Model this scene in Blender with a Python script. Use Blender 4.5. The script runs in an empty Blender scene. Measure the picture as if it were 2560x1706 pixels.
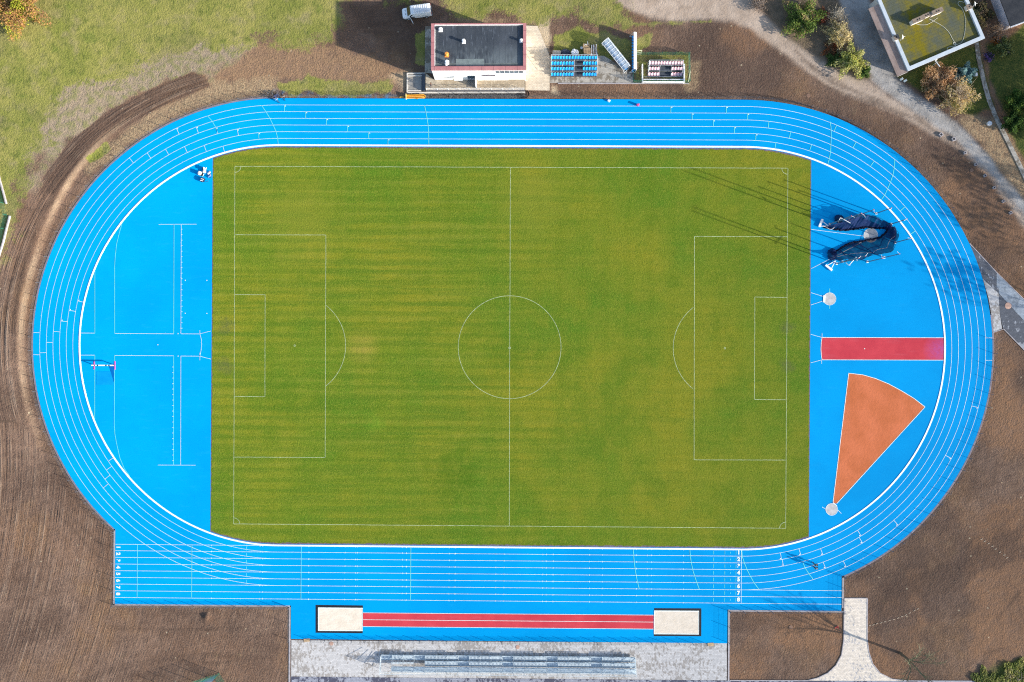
import bpy, math, random
import numpy as np
random.seed(7); RNG = np.random.default_rng(7)
sc = bpy.context.scene
COL = sc.collection
rad = math.radians
# ---------------------------------------------------------------- camera pose
CAM = (1.777, 0.918, 144.85); ROT = (0.000765, 0.009736, 0.006255)
FPX = 28.0/36*2560
def rotm(a):
    cx, sx = math.cos(a[0]), math.sin(a[0]); cy, sy = math.cos(a[1]), math.sin(a[1]); cz, sz = math.cos(a[2]), math.sin(a[2])
    Rx = np.array([[1,0,0],[0,cx,-sx],[0,sx,cx]]); Ry = np.array([[cy,0,sy],[0,1,0],[-sy,0,cy]]); Rz = np.array([[cz,-sz,0],[sz,cz,0],[0,0,1]])
    return Rz@Ry@Rx
RM = rotm(ROT)
def P(px, py, z=0.0):
    """survey: where on the level z the photographed point lies (metres, origin = track centre)"""
    d = RM@np.array([(px-1280)/FPX, -(py-853)/FPX, -1.0])
    t = (z-CAM[2])/d[2]
    return (CAM[0]+t*d[0], CAM[1]+t*d[1])
def P3(px, py, z=0.0):
    a = P(px, py, z); return (a[0], a[1], z)
def PP(pts, z=0.0): return [P(x, y, z) for x, y in pts]
def tile(ox, oy, s=3.672): return lambda pts: [(ox+x/s, oy+y/s) for x, y in pts]

# ---------------------------------------------------------------- mesh helpers
class MB:
    def __init__(s): s.v = []; s.f = []; s.m = []
    def add(s, vs, fs, mi=0):
        o = len(s.v); s.v.extend([tuple(v) for v in vs])
        for f in fs: s.f.append(tuple(i+o for i in f)); s.m.append(mi)
        return s
    def box(s, x0, y0, z0, x1, y1, z1, mi=0):
        vs = [(x0,y0,z0),(x1,y0,z0),(x1,y1,z0),(x0,y1,z0),(x0,y0,z1),(x1,y0,z1),(x1,y1,z1),(x0,y1,z1)]
        return s.add(vs, [(3,2,1,0),(4,5,6,7),(0,1,5,4),(1,2,6,5),(2,3,7,6),(3,0,4,7)], mi)
    def obox(s, c, size, rz=0.0, mi=0):
        cx, cy, cz = c; hx, hy, hz = size[0]/2, size[1]/2, size[2]/2; co, si = math.cos(rz), math.sin(rz)
        vs = []
        for dz in (-hz, hz):
            for dx, dy in ((-hx,-hy),(hx,-hy),(hx,hy),(-hx,hy)):
                vs.append((cx+dx*co-dy*si, cy+dx*si+dy*co, cz+dz))
        return s.add(vs, [(3,2,1,0),(4,5,6,7),(0,1,5,4),(1,2,6,5),(2,3,7,6),(3,0,4,7)], mi)
    def tube(s, p0, p1, r0, r1=None, n=6, mi=0, cap=True):
        r1 = r0 if r1 is None else r1
        a = np.array(p0, float); b = np.array(p1, float); d = b-a; L = np.linalg.norm(d)
        if L < 1e-6: return s
        d /= L; u = np.cross(d, (0,0,1) if abs(d[2]) < .9 else (1,0,0)); u /= np.linalg.norm(u); w = np.cross(d, u)
        vs = []
        for q, r in ((a, r0), (b, r1)):
            for i in range(n):
                t = 2*math.pi*i/n; vs.append(q+r*(math.cos(t)*u+math.sin(t)*w))
        fs = [(i, (i+1) % n, n+(i+1) % n, n+i) for i in range(n)]
        if cap: fs += [tuple(range(n-1, -1, -1)), tuple(range(n, 2*n))]
        return s.add(vs, fs, mi)
    def path(s, pts, r, n=5, mi=0):
        for a, b in zip(pts[:-1], pts[1:]): s.tube(a, b, r, r, n, mi)
        return s
    def disc(s, x, y, z0, z1, r, n=28, mi=0): return s.tube((x,y,z0), (x,y,z1), r, r, n, mi)
    def prism(s, poly, z0, z1, mi=0):
        n = len(poly); ar = sum(poly[i][0]*poly[(i+1)%n][1]-poly[(i+1)%n][0]*poly[i][1] for i in range(n))
        if ar < 0: poly = poly[::-1]
        vs = [(x,y,z0) for x, y in poly]+[(x,y,z1) for x, y in poly]
        return s.add(vs, [tuple(range(n,2*n)), tuple(range(n-1,-1,-1))]+[(i,(i+1)%n,n+(i+1)%n,n+i) for i in range(n)], mi)
    def sheet(s, poly, z, mi=0):
        n = len(poly); ar = sum(poly[i][0]*poly[(i+1)%n][1]-poly[(i+1)%n][0]*poly[i][1] for i in range(n))
        if ar < 0: poly = poly[::-1]
        return s.add([(x,y,z) for x, y in poly], [tuple(range(n))], mi)
    def ribbon(s, pts, w, z, z0=None, closed=False, mi=0):
        p = np.array([q[:2] for q in pts], float); n = len(p)
        if closed: t = np.roll(p,-1,0)-np.roll(p,1,0)
        else: t = np.gradient(p, axis=0)
        t /= np.maximum(np.linalg.norm(t, axis=1), 1e-9)[:,None]
        nn = np.stack([-t[:,1], t[:,0]], 1)
        a = p-nn*w/2; b = p+nn*w/2
        if z0 is None:
            vs = [(x,y,z) for x,y in a]+[(x,y,z) for x,y in b]
            m = n if closed else n-1
            return s.add(vs, [(i,(i+1)%n,n+(i+1)%n,n+i) for i in range(m)], mi)
        vs = [(x,y,z) for x,y in a]+[(x,y,z) for x,y in b]+[(x,y,z0) for x,y in a]+[(x,y,z0) for x,y in b]
        m = n if closed else n-1; fs = []
        for i in range(m):
            j = (i+1) % n
            fs += [(i,j,n+j,n+i), (2*n+i,2*n+j,j,i), (n+i,n+j,3*n+j,3*n+i)]
        if not closed: fs += [(0,n,3*n,2*n), (n-1,2*n+n-1,3*n+n-1,2*n-1)]
        return s.add(vs, fs, mi)
    def build(s, name, mats, parent=None, smooth=False, local=False):
        me = bpy.data.meshes.new(name)
        v = s.v
        if parent is not None and not local:
            ox = oy = oz = 0; q = parent
            while q is not None: ox += q.location.x; oy += q.location.y; oz += q.location.z; q = q.parent
            v = [(a-ox, b-oy, c-oz) for a, b, c in v]
        me.from_pydata(v, [], s.f)
        for m in (mats if isinstance(mats, (list, tuple)) else [mats]): me.materials.append(m)
        if len(me.materials) > 1: me.polygons.foreach_set('material_index', s.m)
        if smooth: me.polygons.foreach_set('use_smooth', [True]*len(me.polygons))
        me.update()
        o = bpy.data.objects.new(name, me); COL.objects.link(o)
        if parent is not None: o.parent = parent
        return o
def tag(o, label=None, cat=None, group=None, kind=None):
    if label: o['label'] = label
    if cat: o['category'] = cat
    if group: o['group'] = group
    if kind: o['kind'] = kind
    return o
def thing(name, label, cat, loc=(0,0,0), rz=0.0, group=None):
    o = bpy.data.objects.new(name, None); COL.objects.link(o); o.empty_display_size = .3
    o.location = loc; o.rotation_euler = (0,0,rz)
    return tag(o, label, cat, group)
def struct(name, mb, mat, smooth=False):
    o = mb.build(name, mat, smooth=smooth); o['kind'] = 'structure'; return o
def dup(root, loc, rz=0.0, label=None, scale=None):
    r = root.copy(); COL.objects.link(r); r.location = loc; r.rotation_euler = (0,0,rz)
    if label: r['label'] = label
    if scale: r.scale = (scale,)*3
    for ch in root.children:
        c = ch.copy(); COL.objects.link(c); c.parent = r
        for g in ch.children:
            d = g.copy(); COL.objects.link(d); d.parent = c
    return r
def child_copy(o, parent, loc, rz=0.0):
    c = o.copy(); COL.objects.link(c); c.parent = parent; c.location = loc; c.rotation_euler = (0,0,rz); return c

# ---------------------------------------------------------------- materials
class NT:
    def __init__(s, name):
        s.mat = bpy.data.materials.new(name); s.mat.use_nodes = True; s.t = s.mat.node_tree
        s.b = s.t.nodes['Principled BSDF']; s.co = None
    def n(s, ty, **kw):
        x = s.t.nodes.new(ty)
        for k, v in kw.items(): setattr(x, k, v)
        return x
    def link(s, a, b): s.t.links.new(a, b)
    def put(s, sock, v):
        if hasattr(v, 'links') or hasattr(v, 'is_linked'): s.link(v, sock)
        else: sock.default_value = v if not isinstance(v, tuple) or len(v) != 3 or sock.type != 'RGBA' else (*v, 1)
    def coord(s):
        if s.co is None: s.co = s.n('ShaderNodeTexCoord').outputs['Object']
        return s.co
    def noise(s, scale, detail=3, rough=.55, stretch=None, rz=0, dist=0):
        x = s.n('ShaderNodeTexNoise'); x.inputs['Scale'].default_value = scale; x.inputs['Detail'].default_value = detail
        x.inputs['Roughness'].default_value = rough; x.inputs['Distortion'].default_value = dist
        c = s.coord()
        if stretch or rz:
            mp = s.n('ShaderNodeMapping'); s.link(c, mp.inputs[0]); mp.inputs['Scale'].default_value = stretch or (1,1,1)
            mp.inputs['Rotation'].default_value = (0,0,rz); c = mp.outputs[0]
        s.link(c, x.inputs['Vector']); return x.outputs[0]
    def ramp(s, fac, lo, hi, a=0.0, b=1.0):
        x = s.n('ShaderNodeMapRange'); x.clamp = True
        s.put(x.inputs[0], fac); x.inputs[1].default_value = lo; x.inputs[2].default_value = hi; x.inputs[3].default_value = a; x.inputs[4].default_value = b
        return x.outputs[0]
    def mix(s, f, a, b, mode='MIX'):
        x = s.n('ShaderNodeMix', data_type='RGBA', blend_type=mode); x.clamp_factor = True
        s.put(x.inputs[0], f); s.put(x.inputs[6], a); s.put(x.inputs[7], b); return x.outputs[2]
    def math(s, op, a, b=0.0, c=0.0):
        x = s.n('ShaderNodeMath', operation=op); s.put(x.inputs[0], a); s.put(x.inputs[1], b); s.put(x.inputs[2], c); return x.outputs[0]
    def attr(s, name):
        x = s.n('ShaderNodeAttribute', attribute_name=name); return x
    def sep(s, c):
        x = s.n('ShaderNodeSeparateColor'); s.link(c, x.inputs[0]); return x.outputs
    def bump(s, h, strength=1.0, dist=.05):
        x = s.n('ShaderNodeBump'); x.inputs['Strength'].default_value = strength; x.inputs['Distance'].default_value = dist
        s.link(h, x.inputs['Height']); s.link(x.outputs[0], s.b.inputs['Normal'])
    def out(s, color, rough=.8, spec=.2, metal=0.0):
        s.put(s.b.inputs['Base Color'], color); s.put(s.b.inputs['Roughness'], rough)
        if rough >= .75 if isinstance(rough,float) else False: s.b.inputs['Diffuse Roughness'].default_value = .5
        s.b.inputs['Specular IOR Level'].default_value = spec; s.b.inputs['Metallic'].default_value = metal
        return s.mat
def simple(name, c, var=.25, scale=3.0, rough=.7, spec=.25, metal=0.0, bump=0.0, fine=14.0):
    """base colour with worn / weathered variation"""
    t = NT(name); a = t.noise(scale, 4); b = t.noise(fine, 3)
    f = t.math('MULTIPLY', t.ramp(a,.3,.7), 1.0)
    c1 = tuple(max(0, x*(1-var)) for x in c); c2 = tuple(min(1, x*(1+var*.6)) for x in c)
    col = t.mix(f, c1, c2); col = t.mix(t.ramp(b,.35,.7,0,.35), col, c1)
    if bump: t.bump(b, 1.0, bump)
    return t.out(col, t.ramp(a,.3,.7,max(rough-.12,.05),min(rough+.1,1)), spec, metal)
T00 = tile(0,0); T01 = tile(0,400); T02 = tile(0,800); T03 = tile(0,1279); T13 = tile(640,1279); T23 = tile(1280,1279); T33 = tile(1920,1279)
T10 = tile(640,0); T20 = tile(1280,0); T30 = tile(1920,0); T31 = tile(1920,400); T32 = tile(1920,800)
# ---------------------------------------------------------------- light, sky, camera
EL, AZ = 18.5, -19.9          # sun elevation, direction of the sun measured from +x
w = bpy.data.worlds.new("World"); sc.world = w; w.use_nodes = True
sky = w.node_tree.nodes.new('ShaderNodeTexSky'); sky.sky_type = 'NISHITA'; sky.sun_disc = False
sky.sun_elevation = rad(EL); sky.sun_rotation = rad(90-AZ); sky.air_density = 1.0; sky.dust_density = 1.2; sky.ozone_density = 1.2
bg = w.node_tree.nodes['Background']; bg.inputs['Strength'].default_value = 0.115
w.node_tree.links.new(sky.outputs[0], bg.inputs[0])
sl = bpy.data.lights.new('sun', 'SUN'); sl.energy = 4.1; sl.angle = rad(.7); sl.color = (1.0, .93, .82)
so = bpy.data.objects.new('sun', sl); COL.objects.link(so)
from mathutils import Vector
sd = Vector((math.cos(rad(EL))*math.cos(rad(AZ)), math.cos(rad(EL))*math.sin(rad(AZ)), math.sin(rad(EL))))
so.rotation_euler = sd.to_track_quat('Z', 'Y').to_euler(); so.location = sd*200
cd = bpy.data.cameras.new('camera'); co = bpy.data.objects.new('camera', cd); COL.objects.link(co)
cd.lens = 28; cd.sensor_width = 36; cd.clip_end = 4000; cd.clip_start = 1
co.location = CAM; co.rotation_euler = ROT; sc.camera = co
sc.view_settings.view_transform = 'Standard'; sc.view_settings.look = 'None'; sc.view_settings.exposure = 1.34; sc.view_settings.gamma = 1.0
sc.cycles.use_denoising = False; sc.cycles.filter_width = 1.15
sc.cycles.max_bounces = 6; sc.cycles.transparent_max_bounces = 12

# ---------------------------------------------------------------- track geometry
HS, RK = 42.195, 36.5
LANE = 1.22
def stadium(r, n=64, a0=None):
    pts = []
    for i in range(n+1):
        t = -math.pi/2+math.pi*i/n; pts.append((HS+r*math.cos(t), r*math.sin(t)))
    for i in range(n+1):
        t = math.pi/2+math.pi*i/n; pts.append((-HS+r*math.cos(t), r*math.sin(t)))
    return pts
RO = 45.05
# outer outline of the blue surface: right bend, top, left bend, then the start and finish extensions
X0, Y8 = P(287.5,1509)[0], P(287.5,1510)[1]
XL2, YB = P(727,1600)[0], P(1200,1602.5)[1]
XR2 = P(1818,1600)[0]; XR = P(2103.5,1500)[0]
def arc(cx, r, a0, a1, n):
    return [(cx+r*math.cos(rad(a0+(a1-a0)*i/n)), r*math.sin(rad(a0+(a1-a0)*i/n))) for i in range(n+1)]
aR = -math.degrees(math.acos((XR-HS)/RO)); aL = 180+math.degrees(math.acos((-HS-X0)/RO))
OUT_R = arc(HS, RO, aR, 90, 70); OUT_L = arc(-HS, RO, 90, aL, 70)
OUTLINE = OUT_R+OUT_L+[(X0,Y8),(XL2,Y8),(XL2,YB),(XR2,YB),(XR2,Y8),(XR,Y8)]

# ---------------------------------------------------------------- ground sheet
def grow(a, n, f):
    out = []; st = .4; x = a
    for i in range(n): st *= f; x += st; out.append(x)
    return out
gx = np.arange(-97, 97.01, .4); gy = np.arange(-66, 66.01, .4)
ex = np.array(grow(0, 22, 1.32)); 
gx = np.concatenate([(gx[0]-ex)[::-1], gx, gx[-1]+ex]); gy = np.concatenate([(gy[0]-ex)[::-1], gy, gy[-1]+ex])
NX, NY = len(gx), len(gy)
GX, GY = np.meshgrid(gx, gy); GX = GX.ravel(); GY = GY.ravel()
LAT = RNG.random((256,256))
def vnoise(x, y):
    xi = np.floor(x).astype(int); yi = np.floor(y).astype(int); fx = x-xi; fy = y-yi
    fx = fx*fx*(3-2*fx); fy = fy*fy*(3-2*fy)
    g = lambda i, j: LAT[i % 256, j % 256]
    return (g(xi,yi)*(1-fx)+g(xi+1,yi)*fx)*(1-fy)+(g(xi,yi+1)*(1-fx)+g(xi+1,yi+1)*fx)*fy
def fbm(x, y, sc_, o=4):
    s = 0; a = .5; t = 0
    for i in range(o):
        s = s+a*vnoise(x*sc_+17.3*i, y*sc_+9.1*i); t += a; a *= .5; sc_ *= 2.03
    return s/t
NS = fbm(GX, GY, .35, 4)-.5
NL = fbm(GX, GY, .06, 3)-.5
def sdist(poly, X=None, Y=None):
    """signed distance in metres, positive inside"""
    X = GX if X is None else X; Y = GY if Y is None else Y
    d = np.full(X.shape, 1e9); ins = np.zeros(X.shape, bool); n = len(poly)
    for i in range(n):
        ax, ay = poly[i]; bx, by = poly[(i+1)%n]; ux, uy = bx-ax, by-ay; L = ux*ux+uy*uy+1e-12
        t = np.clip(((X-ax)*ux+(Y-ay)*uy)/L, 0, 1)
        d = np.minimum(d, np.hypot(X-ax-t*ux, Y-ay-t*uy))
        c = ((ay > Y) != (by > Y)) & (X < ux*(Y-ay)/(uy if abs(uy) > 1e-12 else 1e-12)+ax); ins ^= c
    return np.where(ins, d, -d)
def ldist(line):
    d = np.full(GX.shape, 1e9)
    for (ax,ay),(bx,by) in zip(line[:-1], line[1:]):
        ux, uy = bx-ax, by-ay; t = np.clip(((GX-ax)*ux+(GY-ay)*uy)/(ux*ux+uy*uy+1e-12), 0, 1)
        d = np.minimum(d, np.hypot(GX-ax-t*ux, GY-ay-t*uy))
    return d
def sstep(x): x = np.clip(x, 0, 1); return x*x*(3-2*x)
def mask(pxpoly, soft=1.0, amp=4.0, world=False):
    amp *= .75
    return sstep((sdist(pxpoly if world else PP(pxpoly))+NS*amp)/soft+.5)
A = lambda *m: np.clip(sum(m), 0, 1)
grass_poly = [(-900,-900),(1545,-900),(1540,-5),(1570,25),(1590,55),(1530,62),(1455,42),(1380,40),(1340,55),(1250,40),(1170,35),(1110,0),(1060,-15),(840,0),(838,108),(760,104),(680,100),(620,106),(540,112),(470,130),(400,148),(330,180),(265,205),(225,205),(190,215),(150,250),(130,290),(118,330),(130,360),(100,385),(70,400),(58,440),(52,500),(45,560),(28,600),(5,640),(-30,680),(-900,900)]
grass = mask(grass_poly, 7, 7)
grass_b = A(mask([(1380,80),(1440,70),(1500,90),(1570,100),(1600,130),(1600,150),(1500,148),(1375,135)],1.2,3),
            mask([(1590,95),(1625,90),(1628,120),(1590,125)],1,3), mask([(1590,128),(1722,130),(1722,206),(1585,206)],.6,1)*.55,
            mask([(690,208),(780,195),(850,205),(940,205),(985,215),(980,228),(850,236),(700,228)],1.5,4)*.9,
            mask([(205,385),(265,350),(275,375),(225,405)],1.5,3)*.9, mask([(395,218),(440,190),(460,205),(400,235)],1.5,4)*.8,
            mask([(1038,85),(1065,80),(1062,165),(1040,160)],1,2),
            mask([(1545,40),(1590,55),(1760,52),(1780,48),(1780,56),(1690,62),(1560,64)],.8,2)*.7)
garden = A(mask([(2243,192),(2275,178),(2400,120),(2450,105),(2462,170),(2480,240),(2490,270),(2450,285),(2400,280),(2330,235),(2280,215)],.8,2),
           mask([(2462,110),(2520,100),(2560,60),(2900,40),(2900,500),(2590,460),(2540,360),(2500,260),(2475,200)],.8,2),
           mask([(2430,1706),(2450,1690),(2500,1675),(2560,1640),(2900,1600),(2900,2000),(2400,2000)],2,5))
straw_g = A(mask([(2393,300),(2440,285),(2490,295),(2540,370),(2610,500),(2620,580),(2508,445),(2454,372)],1.5,3))
pale = A(mask([(-50,420),(0,250),(150,150),(260,90),(400,60),(560,60),(640,104),(515,185),(480,185),(430,205),(370,232),(310,265),(240,315),(190,355),(150,395),(110,400)],5,7)*.95,
         mask([(60,470),(110,400),(150,370),(150,400),(120,440),(90,480)],3,5)*.6)
straw = A(mask([(520,212),(560,205),(690,200),(690,240),(640,243),(560,252),(480,278),(400,316),(330,360),(270,405),(225,440),(205,425),(260,370),(330,310),(420,255)],1.5,3)*1.0,
          mask([(1180,38),(1330,45),(1342,60),(1190,60),(1150,48)],1,4)*.9, mask([(500,118),(620,104),(760,102),(838,106),(900,135),(1030,180),(1000,215),(700,200),(510,205)],3,8)*.35,
          mask([(1715,160),(1745,160),(1740,225),(1718,222)],1,4)*.6)
sandy = A(mask([(1343,80),(1355,45),(1368,42),(1382,100),(1378,140),(1342,142)],1,4), mask([(1373,212),(1392,214),(1394,233),(1376,236)],1,3), mask([(990,190),(1018,180),(1018,225),(1000,225)],2,5)*.6)
road_poly = [(1528,-200),(1530,0),(1560,20),(1600,40),(1660,52),(1720,54),(1780,48),(1830,55),(1880,75),(1920,108),(1960,137),(2000,170),(2050,203),(2110,238),(2190,262),(2260,292),(2330,337),(2380,366),(2430,398),(2480,452),(2530,520),(2575,590),(2750,900),(2800,860),(2700,700),(2640,640),(2560,540),(2490,452),(2430,390),(2370,335),(2300,288),(2230,243),(2150,190),(2080,165),(2020,128),(1975,90),(1930,50),(1900,20),(1880,-5),(1870,-200)]
drive_poly = [(2085,-200),(2095,0),(2118,60),(2135,120),(2165,160),(2178,200),(2230,243),(2300,288),(2370,335),(2430,390),(2490,452),(2560,540),(2640,640),(2680,640),(2600,545),(2508,440),(2454,368),(2391,304),(2340,267),(2292,237),(2252,204),(2238,190),(2195,60),(2170,-10),(2160,-200)]
road = mask(road_poly, 1.2, 1.6); drive = mask(drive_poly, .8, .8)
gravel = mask([(1010,231),(1313,230),(1310,248),(1010,248)],.4,.6)
brush = mask([(1860,0),(2090,-10),(2130,100),(2175,190),(2150,190),(2080,165),(2020,130),(1960,90),(1900,30)],1.5,4)
darker_soil = A(mask([(483,184),(440,200),(380,225),(320,258),(270,285),(230,320),(180,365),(150,405),(120,445),(100,490),(140,485),(180,430),(205,400),(240,365),(290,325),(350,290),(410,260),(460,235),(518,214),(512,190)],.5,.6)*.55, mask([(2410,610),(2470,560),(2580,680),(2580,760),(2540,720)],6,8)*.4,
        mask([(840,2),(1065,2),(1065,180),(1040,180)],2,5)*.75, mask([(2120,1500),(2250,1430),(2400,1330),(2560,1260),(2560,1350),(2400,1420),(2300,1480),(2200,1530)],8,10)*.55, mask([(1780,60),(2420,400),(2480,560),(2420,600),(2300,420),(2100,280),(1900,245)],10,8)*.25)  # darker soil tone, weighted by area
arcst = mask([(483,184),(440,200),(380,225),(320,258),(270,285),(230,320),(180,365),(150,405),(120,445),(90,500),(60,560),(20,650),(-100,900),(-100,1500),(40,1300),(45,1000),(28,860),(40,740),(70,640),(95,570),(118,520),(140,485),(180,430),(205,400),(240,365),(290,325),(350,290),(410,260),(460,235),(518,214),(512,190)],.5,.5)
field = mask([(-900,900),(-30,690),(30,600),(60,560),(60,760),(50,880),(70,1020),(110,1130),(180,1240),(275,1320),(290,1520),(722,1520),(722,1900),(-900,1900)],2,2)
slope_line = PP([(265,372),(212,421),(160,470),(130,520),(107,570),(90,625),(72,680),(58,740),(48,800),(42,840),(50,900),(62,960),(72,1010)])
RR = np.hypot(GX+HS, GY)
# bank that rises beyond the left bend: height depends on the distance from the centre of the bend
ang = np.degrees(np.arctan2(GY, GX+HS)) % 360
span = sstep((ang-118)/18)*sstep((208-ang)/14)
slope_r = RO+.9+2.6*sstep((165-ang)/45)+.5
bank = sstep((RR-slope_r)/1.3)*span*.62*np.clip(1-(RR-60)/60,0,1)
GZ = bank+NL*.12+NS*.05
inside = np.maximum(sdist(OUTLINE), sdist(PP([(1000,175),(1050,60),(1350,40),(1380,130),(1520,130),(1590,185),(1590,212),(1390,212),(1390,234),(1000,234)])))
for pl in ([(2105,1490),(2172,1490),(2175,1640),(2200,1680),(2280,1698),(2900,1698),(2900,1990),(720,1990),(720,1590),(1828,1598),(1828,1698),(2010,1698),(2070,1675),(2100,1640)], [(2420,603),(2495,670),(2720,880),(2720,1030),(2560,885),(2505,832),(2475,842),(2470,760),(2440,660)],
           [(2433,100),(2450,100),(2470,200),(2505,300),(2590,480),(2570,490),(2500,345),(2465,260),(2445,190)]): inside = np.maximum(inside, sdist(PP(pl)))
GZ = np.where(inside > -.6, -.05, GZ*sstep((-.6-inside)/1.5)-.05*(1-sstep((-.6-inside)/1.5)))
far = np.hypot(np.maximum(np.abs(GX)-97,0), np.maximum(np.abs(GY)-66,0)); GZ = np.where(far > 0, GZ*np.exp(-far/20), GZ)
# earth heap beside the start of the straight
hx, hy = P(517,1542); GZ += .5*np.exp(-(((GX-hx)/.5)**2+((GY-hy)/.6)**2))
phase = np.where(GY > -14, RR, GX+.14*GY+.004*GY*GY); along = np.where(GY > -14, RR*np.radians(ang), GY)
furrow = A(arcst*.9, field*(GX < P(292,1500)[0])*.6*np.clip(np.abs(GY+14)/2,0,1), field*(GX >= P(292,1500)[0])*.3)
overspray = mask([(650,228),(760,222),(900,232),(1010,236),(1010,247),(640,246)],1.2,4)
def attr_color(me, name, chans):
    n = len(GX); arr = np.zeros((n,4), np.float32)
    for i, c in enumerate(chans): arr[:,i] = c
    return arr
m1 = attr_color(None, 'm1', [np.clip(A(grass, grass_b),0,1), garden, pale, A(straw, straw_g*.9)])
m2 = attr_color(None, 'm2', [road, drive, gravel, A(sandy)])
warm = sstep((fbm(GX+40,GY,.085,4)-.5)*5+.42)*np.clip((GX-10)/20,.25,1); dark = sstep((fbm(GX+300,GY-50,.075,4)-.5)*5+.35)*np.clip((GX+20)/30,.35,1)
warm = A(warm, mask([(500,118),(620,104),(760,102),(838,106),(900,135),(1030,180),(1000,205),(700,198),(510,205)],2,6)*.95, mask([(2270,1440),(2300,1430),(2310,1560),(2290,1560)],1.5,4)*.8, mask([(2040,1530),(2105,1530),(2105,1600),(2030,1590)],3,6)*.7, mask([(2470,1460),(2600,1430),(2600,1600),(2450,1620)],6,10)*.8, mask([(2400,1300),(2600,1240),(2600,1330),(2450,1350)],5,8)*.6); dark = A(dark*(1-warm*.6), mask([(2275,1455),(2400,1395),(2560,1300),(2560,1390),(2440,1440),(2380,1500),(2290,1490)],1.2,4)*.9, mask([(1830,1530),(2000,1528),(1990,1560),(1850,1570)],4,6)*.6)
rut = np.zeros(GX.shape)
for ln, wd in (([(310,540),(370,590),(450,660),(540,730),(650,790),(760,830),(900,900),(1080,975),(1250,1060)],.35),([(180,520),(330,660),(520,790),(700,860),(1000,960),(1350,1090),(1560,1230),(1800,1400)],.28),([(250,470),(400,600),(560,700),(720,800),(900,870),(1100,950)],.22),([(1350,1060),(1500,1180),(1650,1290),(1780,1400)],.3)):
    rut = np.maximum(rut, sstep(1.4-ldist(PP(T30(ln)))/wd)*(.6+NS*1.5))
for tf, lns in ((T03,([(730,1568),(900,1490),(1110,1415),(1500,1345),(1850,1310),(2300,1330)],[(760,1590),(930,1510),(1130,1440),(1500,1372),(1800,1350)],[(600,10),(680,90),(760,150),(950,330)],[(540,30),(620,110),(700,200),(880,400)],[(1490,1060),(1480,1200),(1470,1240)],[(1080,1080),(1600,1085),(2300,1070)],[(1870,1300),(1860,1390),(2000,1400),(2250,1350)])),
                (T01,([(760,0),(640,130),(540,300),(420,470),(330,700),(230,1000),(170,1300),(120,1568)],[(700,0),(560,160),(440,330),(330,480),(240,760),(130,1100),(60,1400)],[(200,430),(300,465),(420,460),(500,400),(560,260)],[(380,480),(260,900),(170,1200)])),
                (T33,([(1330,640),(1340,700),(1420,760)],[(1900,240),(1700,420),(1400,600)],[(2200,1250),(1990,1300),(1980,1400)],[(2100,980),(2300,760)])),
                (T10,([(820,210),(1000,225),(1250,205)],[(940,250),(1100,235),(1330,240)],[(980,290),(1150,300),(1350,310)],[(560,400),(700,420),(760,560)])),
                (T20,([(560,310),(600,210),(640,150)],[(470,290),(510,170)],[(380,200),(760,190),(900,150)],[(400,215),(780,215)],[(620,300),(650,160)],[(720,300),(740,160)]))):
    for ln in lns: rut = np.maximum(rut, .8*sstep(1.5-ldist(PP(tf(ln)))/.26)*(.75+NS*1.6))
rut = np.clip(rut,0,1)
sandy = A(sandy, sstep(1.3-np.abs(RR-slope_r-.7)/.5)*span*(.22+NS*.5))
m2 = attr_color(None, 'm2', [road, drive, gravel, sandy])
band = mask([(483,184),(440,200),(380,225),(320,258),(270,285),(230,320),(180,365),(150,405),(125,440),(110,480),(140,485),(180,430),(205,400),(240,365),(290,325),(350,290),(410,260),(460,235),(518,214),(512,190)],.5,.8)
for ln in ([(483,186),(380,227),(270,288),(180,367),(120,447)],[(500,200),(395,242),(280,305),(195,382),(130,465)],[(518,213),(410,259),(290,324),(205,399),(140,484)]): band = np.maximum(band, 1.3*sstep(1.5-ldist(PP(ln))/.4))
dark = A(dark*(1-band), band*.75); pale = pale*(1-np.clip(band,0,1)); m1 = attr_color(None, 'm1', [np.clip(A(grass, grass_b),0,1)*(1-np.clip(band,0,1)), garden, pale, A(straw, straw_g*.9)*(1-np.clip(band,0,1))])
m4 = attr_color(None, 'm4', [warm, dark, rut])
m3 = attr_color(None, 'm3', [darker_soil, furrow, overspray, brush])
# soil material shared by all pieces of the ground sheet
t = NT('soil_and_grass')
a1 = t.attr('m1'); a2 = t.attr('m2'); a3 = t.attr('m3'); s1 = t.sep(a1.outputs['Color']); s2 = t.sep(a2.outputs['Color']); s3 = t.sep(a3.outputs['Color'])
nb = t.noise(.13, 4); nm = t.noise(.8, 5, .65); nf = t.noise(3.2, 4, .7); nff = t.noise(7.5, 2, .6); nc = t.noise(.33, 4, .6)
soil = t.mix(t.ramp(nb,.35,.65), (.150,.096,.070), (.222,.146,.107))
soil = t.mix(t.ramp(nm,.42,.68,0,.55), soil, (.075,.046,.034))
nd = t.noise(.07, 3, .55); soil = t.mix(t.math('MULTIPLY', t.ramp(nd,.5,.62), t.ramp(nc,.4,.62,.2,.75)), soil, (.215,.125,.07)); soil = t.mix(t.ramp(nd,.47,.36,0,.45), soil, (.075,.048,.037)); soil = t.mix(t.ramp(nc,.58,.74,0,.5), soil, (.24,.165,.11))
soil = t.mix(t.ramp(nf,.54,.74,0,.75), soil, (.34,.25,.18))
soil = t.mix(t.ramp(nff,.36,.22,0,.7), soil, (.05,.03,.022))
s4 = t.sep(t.attr('m4').outputs['Color']); soil = t.mix(t.math('MULTIPLY', s4[0], t.ramp(nm,.3,.62,.25,.9)), soil, (.27,.15,.085)); soil = t.mix(t.math('MULTIPLY', s4[1], .55), soil, (.085,.055,.043)); soil = t.mix(t.math('MULTIPLY', s4[1], t.ramp(nf,.5,.72,0,.5)), soil, (.16,.12,.10))
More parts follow.
